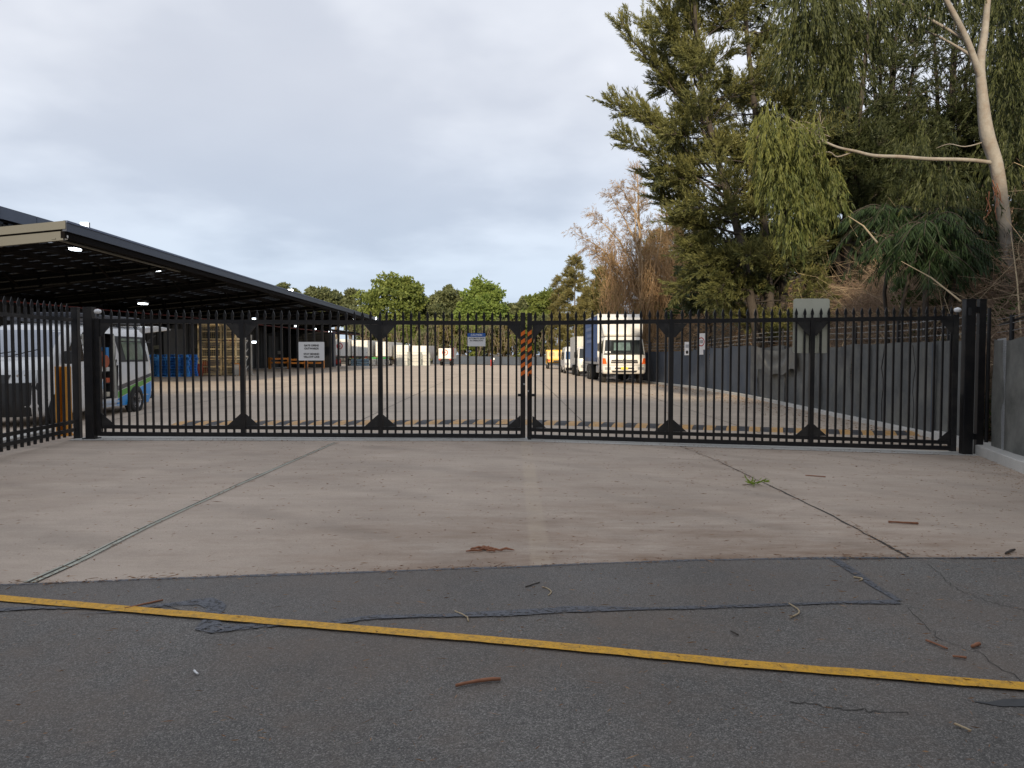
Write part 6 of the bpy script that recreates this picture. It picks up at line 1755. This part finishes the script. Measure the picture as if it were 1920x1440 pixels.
# ---- dry vine tangle over the bank
def tangle(name, label, n, x_rng, y_rng, zr, m, r, lrng, seed, cat='brush', hmax=1.6, clump=None):
    rr = np.random.default_rng(seed); W = MB()
    V = []; F = []
    for k in range(n):
        y = rr.uniform(*y_rng); x = float(fence_x(y)) + rr.uniform(*x_rng); z = terr(x, y) + rr.uniform(*zr) * (1 if clump is None else 1)
        a = rr.uniform(0, 6.28); L = rr.uniform(*lrng); el = rr.normal(.15, .45)
        d = np.array([math.cos(a) * math.cos(el), math.sin(a) * math.cos(el), math.sin(el)]); c = np.array([rr.normal(0, .35), rr.normal(0, .35), rr.normal(0.1, .3)]) * L
        pts = [np.array([x, y, z]) + d * L * u + c * math.sin(math.pi * u) * .5 for u in (0, .33, .66, 1)]
        if any(p[0] < float(fence_x(p[1])) + .22 for p in pts): continue
        s1_ = np.cross(d, [0, 0, 1.0]); s1_ = s1_ / (np.linalg.norm(s1_) + 1e-6) * r; s2_ = np.cross(d, s1_); s2_ = s2_ / (np.linalg.norm(s2_) + 1e-9) * r
        o = len(V)
        for j, p in enumerate(pts):
            q = 1 - .2 * j
            V += [p + s1_ * q, p - s1_ * .5 * q + s2_ * .87 * q, p - s1_ * .5 * q - s2_ * .87 * q]
        for j in range(3):
            for i in range(3): F.append((o + j * 3 + i, o + j * 3 + (i + 1) % 3, o + j * 3 + 3 + (i + 1) % 3, o + j * 3 + 3 + i))
    me = bpy.data.meshes.new(name); me.from_pydata([tuple(map(float, v)) for v in V], [], F); me.materials.append(m); me.update()
    o = bpy.data.objects.new(name, me); col.objects.link(o); setp(o, label, cat, None, 'stuff'); return o
tangle('dry_vines', 'dry brown vines tangled over the bank behind the fence', 17000, (.3, 4.0), (12, 34), (-.1, 1.7), M_vine, .007, (.5, 1.7), 1)
tangle('pale_vine_stems', 'pale dry vine stems arching through the bank brush', 900, (.3, 5), (13, 33), (.2, 1.8), M_vinelight, .009, (1.0, 3.0), 2)
tangle('upper_vines', 'brown dead growth higher on the bank under the trees', 3000, (3.0, 8), (14, 34), (-.1, 1.5), M_vine, .009, (.6, 2.0), 3)
tangle('far_bank_vines', 'dry brown undergrowth along the far part of the bank', 4500, (.5, 8), (32, 85), (-.1, 2.2), M_deadtwig, .018, (.8, 2.4), 4)
T = Tree()
for k in range(300):
    y = random.uniform(12, 34); x = float(fence_x(y)) + random.uniform(.6, 6); z = terr(x, y) + random.uniform(.1, 1.2)
    r = random.uniform(.25, .7)
    T.blob((x, y, z), (r, r, r * .7), int(260 * r), .09, .022)
setp(T.leaves('bank_creeper', L_bush, None), 'dark green creeper leaves spread through the dry bank brush', 'creeper', None, 'stuff')
# leaning pale poles seen above the gate post
for k, (a, b, lab) in enumerate((((1690, 490), (1802, 565), 'long pale dead stem leaning down to the gate post'), ((1895, 435), (1915, 640), 'pale bamboo like stem leaning beside the gum trunk'), ((1590, 405), (1645, 455), 'short pale dead stem rising out of the vine mass'))):
    p0, p1 = P(a[0], a[1], 17.0), P(b[0], b[1], 15.5)
    p1.z = max(p1.z, terr(p1.x, p1.y) - .05)
    o = MB().tube([p1, p1.lerp(p0, .5) + Vector((.03, 0, .06)), p0], [.018, .015, .007], 6).build('dead_stem', M_vinelight, None); o.name = 'dead_branch'; setp(o, lab, 'dead branch')

# ---- far tree line
far = [
 ('tree', 'broad domed green tree rising above the canopy end', 738, 150, [(700, 560, 0, 26), (725, 540, 0, 26), (750, 536, 1, 24), (772, 550, 0, 22), (735, 570, -3, 34), (765, 585, 0, 26), (695, 590, 0, 24), (735, 605, -3, 30), (780, 565, 0, 16)], L_far1),
 ('tree', 'bright green rounded tree nearest the gate centre', 905, 145, [(905, 545, 0, 24), (890, 560, 0, 22), (925, 560, 0, 22), (905, 580, -3, 32), (880, 590, 0, 24), (932, 590, 0, 22), (900, 615, -3, 32), (870, 610, 0, 22), (900, 640, -2, 30)], L_far2),
 ('tree', 'grey green tree between the domed tree and the bright green tree', 835, 155, [(825, 560, 0, 20), (845, 555, 0, 18), (855, 575, 0, 20), (830, 590, -3, 26), (810, 580, 0, 20), (800, 610, 0, 24), (845, 615, 0, 24)], L_far3),
 ('tree', 'dark green tree tucked behind the domed tree', 790, 160, [(792, 570, 0, 18), (805, 600, 0, 24), (785, 600, 0, 22), (775, 625, 0, 24)], L_far3),
 ('tree', 'low olive tree right of the bright green tree', 965, 150, [(960, 590, 0, 20), (980, 580, 0, 20), (955, 615, 0, 24), (985, 610, 0, 22)], L_far3),
 ('tree', 'green tree below the pointed olive casuarinas', 1015, 140, [(1010, 570, 0, 20), (1030, 560, 0, 20), (1000, 595, 0, 22), (1030, 595, 0, 24), (1010, 620, 0, 24)], L_far1),
 ('tree', 'grey green tree peeking over the middle of the canopy roof', 600, 165, [(590, 555, 0, 16), (608, 552, 0, 14), (620, 565, 0, 16), (598, 575, 0, 20), (575, 570, 0, 16)], L_far3),
 ('tree', 'small pointed tree over the canopy roof beside the domed tree', 658, 165, [(657, 552, 0, 10), (655, 570, 0, 15), (662, 588, 0, 18), (648, 590, 0, 16)], L_far3),
 ('tree', 'thin grey green tree behind the sloping canopy roof', 630, 168, [(630, 556, 0, 9), (632, 575, 0, 14), (640, 592, 0, 16)], L_far3),
 ('tree', 'faint tree tip just over the canopy roof', 533, 175, [(530, 542, 0, 10), (552, 550, 0, 8), (540, 562, 0, 16)], L_far3),

 ('tree', 'olive green tree filling the gap below the bright green tree', 945, 158, [(935, 590, 0, 22), (955, 600, 0, 22), (925, 615, 0, 22), (950, 630, 0, 24)], L_far1),
 ('tree', 'grey green tree filling the gap at the canopy end', 690, 160, [(680, 590, 0, 20), (700, 605, 0, 22), (675, 612, 0, 20), (705, 630, 0, 22)], L_far3),
 ('tree', 'pale olive tree beside the small olive casuarina', 1000, 162, [(990, 585, 0, 18), (1005, 575, 0, 18), (1015, 600, 0, 22), (985, 610, 0, 22), (1000, 632, 0, 24)], L_far3),
 ('tree', 'mid green tree under the pale limbed grey green tree', 820, 145, [(815, 615, 0, 20), (840, 625, 0, 22), (800, 632, 0, 20), (860, 630, 0, 20)], L_far1),
]
for (nm, lab, px, Y, lob, m) in far:
    lobe_tree('distant_tree', lab, px, 690, Y, [(a, b, c, r * 1.18) for a, b, c, r in lob], .55, .20, m, M_bark2, 2200, group='trees beyond the far fence', tr=.45)
for i, (px, Y) in enumerate(((690, 140), (720, 138), (760, 139), (800, 137), (840, 138), (875, 137), (915, 138), (950, 137), (985, 138), (1020, 137))):
    lob = [(px + random.uniform(-20, 20), 628 + random.uniform(-22, 30), random.uniform(-2, 2), random.uniform(16, 24)) for _ in range(8)]
    lobe_tree('understorey_shrub', 'low shrub behind the far fence, ' + ['at the canopy end', 'under the near edge of the domed tree', 'under the middle of the domed tree', 'between the domed and grey green trees', 'under the grey green tree', 'between the grey green and bright trees', 'under the bright green tree', 'just past the bright green tree', 'under the low olive tree', 'next to the olive casuarina'][i], px, 690, Y, lob, .38, .14, (L_far3, L_olive, L_far1)[i % 3], M_bark2, 900, group='undergrowth shrubs behind the far fence', tr=.12, cat='shrub')
thicket('distant_stems', 'thin grey brown saplings beyond the far fence', 660, 1060, 600, 680, 133, 220, M_bark2, L=(3, 8), r=.05, dY=4, tilt=.3)

# ---- unseen trees and building added to shade the near ground and the bank
back = thing('added_shade_block', 'long pale block added unseen behind the camera to shade the near ground', 'building', (0, -20, -.05))
MB().box((0, 0, 7.5), (90, 12, 15.0)).build('walls', M_offwhite, back)
for k in range(8): MB().box((-30 + k * 8.4, 6.05, 2.4), (4.4, .1, 4.6)).build('roller_door', M_galv, back)
for i, (x, y, hh) in enumerate(((13.6, 3, 13.5), (17, 5, 14), (21, 4, 14), (26, 3, 15), (32, 2, 15))):
    t = wthing('added_shade_tree', 'leafy tree added out of view to shade the gum and bank, number %s' % ['one', 'two', 'three', 'four', 'five'][i], 'tree', (x, y, -.06), 'unseen trees added for shade'); T = Tree()
    T.limb((x, y, -.1), (x, y, hh * .6), .3, .15, .02, 7, 8)
    for k in range(16):
        c = np.array([x, y, hh * .62]) + norm(rng.normal(0, 1, 3)) * [3.2, 3, hh * .3] * rng.uniform(.4, 1)
        T.limb((x, y, hh * .35), c, .07, .02, .05, 5, 5); T.blob(c, (2.0, 2.0, 1.6), 420, .45, .18)
    T.leaves('crown', L_far1, t); T.wood('trunk', M_bark, t)

# ================================================================ GROUND LITTER
def stick(px0, py0, px1, py1, r, label, m=M_redbrown, bend=.02, cat='stick', name='stick'):
    a, b = G(px0, py0), G(px1, py1); n = 7; pts = []
    L = math.dist(a, b); nx, ny = -(b[1] - a[1]) / (L + 1e-6), (b[0] - a[0]) / (L + 1e-6)
    for k in range(n):
        u = k / (n - 1); o_ = bend * math.sin(math.pi * u) * L + random.gauss(0, .006) * L * 2
        x, y = a[0] + (b[0] - a[0]) * u + nx * o_, a[1] + (b[1] - a[1]) * u + ny * o_
        pts.append((x, y, g(x, y) + .006 + r * .9 + .0))
    o = MB().tube(pts, [r * (.8 + .3 * random.random()) for _ in range(n)], 7).build(name, m, None, smooth=True)
    setp(o, label, cat); return o
stick(855, 1294, 938, 1279, .0095, 'thick reddish brown stick lying on the coarse asphalt below the yellow line', bend=.06)
stick(234, 1145, 306, 1129, .006, 'thin brown stick lying across the yellow line', bend=.03)
stick(1666, 982, 1722, 985, .010, 'red brown stick on the concrete right of the crack')
stick(1478, 1135, 1482, 1162, .005, 'small pale curved twig on the patch edge seal', M_vinelight, .2)
stick(1600, 1086, 1612, 1092, .006, 'pale curled bark piece on the resurfaced strip', M_vinelight, .5)
stick(1736, 1204, 1776, 1222, .006, 'splintered brown bark strip right of the yellow line middle')
stick(1822, 1218, 1836, 1212, .010, 'short brown bark chip near the road edge')
stick(1786, 1236, 1812, 1238, .006, 'thin orange brown twig below the bark chip')
stick(1790, 1362, 1820, 1377, .005, 'pale splinter near the bottom corner of the road', M_vinelight)
stick(1510, 893, 1548, 896, .007, 'thin dark twig on the concrete near the gate')
stick(1885, 1042, 1902, 1034, .010, 'short dark stick where the concrete meets the asphalt', M_bark)
stick(1370, 1188, 1384, 1196, .005, 'tiny brown twig right of the long crack line', M_bark)
stick(985, 1103, 1012, 1096, .004, 'hair thin dark twig on the resurfaced strip', M_bark)
stick(1018, 1103, 1028, 1120, .004, 'thin pale curved twig on the resurfaced strip', M_vinelight, .2)
stick(853, 1150, 880, 1168, .004, 'hair thin twig lying across the bitumen seal', M_vinelight, .1)
stick(364, 1262, 371, 1270, .006, 'tiny white scrap on the coarse asphalt', M_signw, .0, 'scrap', 'paper_scrap')
x, y = G(916, 1033)
t = thing('bark_pile', 'crumpled red brown bark on the stained concrete near the asphalt edge', 'bark', (x, y, g(x, y)))
for k in range(12):
    a = random.uniform(-.5, .5); L = random.uniform(.04, .15); ox_, oy = random.gauss(0, .05), random.gauss(0, .03)
    MB().tube([(ox_ - L / 2, oy, .008), (ox_, oy + .02 * a, .012 + .012 * random.random()), (ox_ + L / 2 * math.cos(a), oy + L / 2 * math.sin(a), .008)], [.004, .011, .003], 5).build('bark_piece', M_redbrown, t)
x, y = G(1411, 911)
t = thing('leaf_sprig', 'small green leafy sprig lying on the concrete beside the crack', 'sprig', (x, y, g(x, y)))
T = Tree(); T.tufts(np.array([[0, 0, .02]] * 9), np.c_[rng.normal(-.2, .8, 9), rng.normal(0, .8, 9), rng.uniform(.1, .5, 9)], .12, 5, .10, .009, .3)
T.leaves('leaves', L_lime, t); MB().tube([(-.12, 0, .01), (0, 0, .02), (.1, .03, .01)], [.004, .004, .002], 4).build('stem', M_bark2, t)
# fine litter: twigs, needles and leaf fragments
N_ = 6000
yy = 2.0 + 10.8 * rng.uniform(0, 1, N_) ** .8; xx = (rng.beta(1.5, .9, N_) * 1.4 - .72) * (yy * 1.38)
T = Tree()
keep = (xx < 8) & (xx > -7.4); xx, yy = xx[keep], yy[keep]; n_ = len(xx)
T.B.append(np.c_[xx, yy, gz(xx, yy) + .016]); ang = rng.uniform(0, 6.28, n_); T.D.append(norm(np.c_[np.cos(ang), np.sin(ang) * .7, rng.normal(0, .05, n_)]))
T.Ln.append(rng.gamma(2, .013, n_) + .010); T.W.append(rng.uniform(.0012, .0032, n_)); T.T.append(rng.uniform(0, 1, n_))
o = T.leaves('leaf_litter', L_dryleaf, None); setp(o, 'scattered dry needles and leaf fragments on the concrete and asphalt', 'litter', None, 'stuff')
# litter caught along the joint, the crack and the edge of the road
pp_ = []
for line, cnt, sp_ in ((jr, 260, .05), (jl, 160, .05), (EDGE, 700, .05), ([(8.2, 12.7), (7.4, 11.0), (6.7, 9.3), (6.0, 7.0)], 900, .22), ([(-7.4, 12.7), (7.8, 12.75)], 500, .12)):
    L_ = np.array(line, float); t_ = rng.uniform(0, len(L_) - 1.001, cnt); i_ = t_.astype(int); f_2 = (t_ - i_)[:, None]
    pp_.append(L_[i_] * (1 - f_2) + L_[i_ + 1] * f_2 + rng.normal(0, sp_, (cnt, 2)))
pp_ = np.concatenate(pp_); n_ = len(pp_); T = Tree(); ang = rng.uniform(0, 6.28, n_)
T.B.append(np.c_[pp_, gz(pp_[:, 0], pp_[:, 1]) + .014]); T.D.append(norm(np.c_[np.cos(ang), np.sin(ang), rng.normal(0, .06, n_)]))
T.Ln.append(rng.gamma(2, .014, n_) + .012); T.W.append(rng.uniform(.0015, .004, n_)); T.T.append(rng.uniform(0, 1, n_))
o = T.leaves('edge_litter', L_dryleaf, None); setp(o, 'dry needles caught along the concrete joints and kerbs', 'litter', None, 'stuff')
# litter gathered along the bank kerb inside the yard
N_ = 2500; yy = rng.uniform(14, 45, N_); xx = fence_x(yy) - .2 - rng.gamma(1.5, .6, N_)
T = Tree(); ang = rng.uniform(0, 6.28, N_)
T.B.append(np.c_[xx, yy, gz(xx, yy) + .012]); T.D.append(norm(np.c_[np.cos(ang), np.sin(ang), rng.normal(0, .1, N_)])); T.Ln.append(rng.gamma(2, .03, N_) + .02); T.W.append(rng.uniform(.003, .009, N_)); T.T.append(rng.uniform(0, 1, N_))
o = T.leaves('kerb_litter', L_dryleaf, None); setp(o, 'brown leaves gathered along the kerb of the bank fence', 'litter', None, 'stuff')

# tidy helper flags
for o in list(bpy.data.objects):
    if '_w' in o: del o['_w']
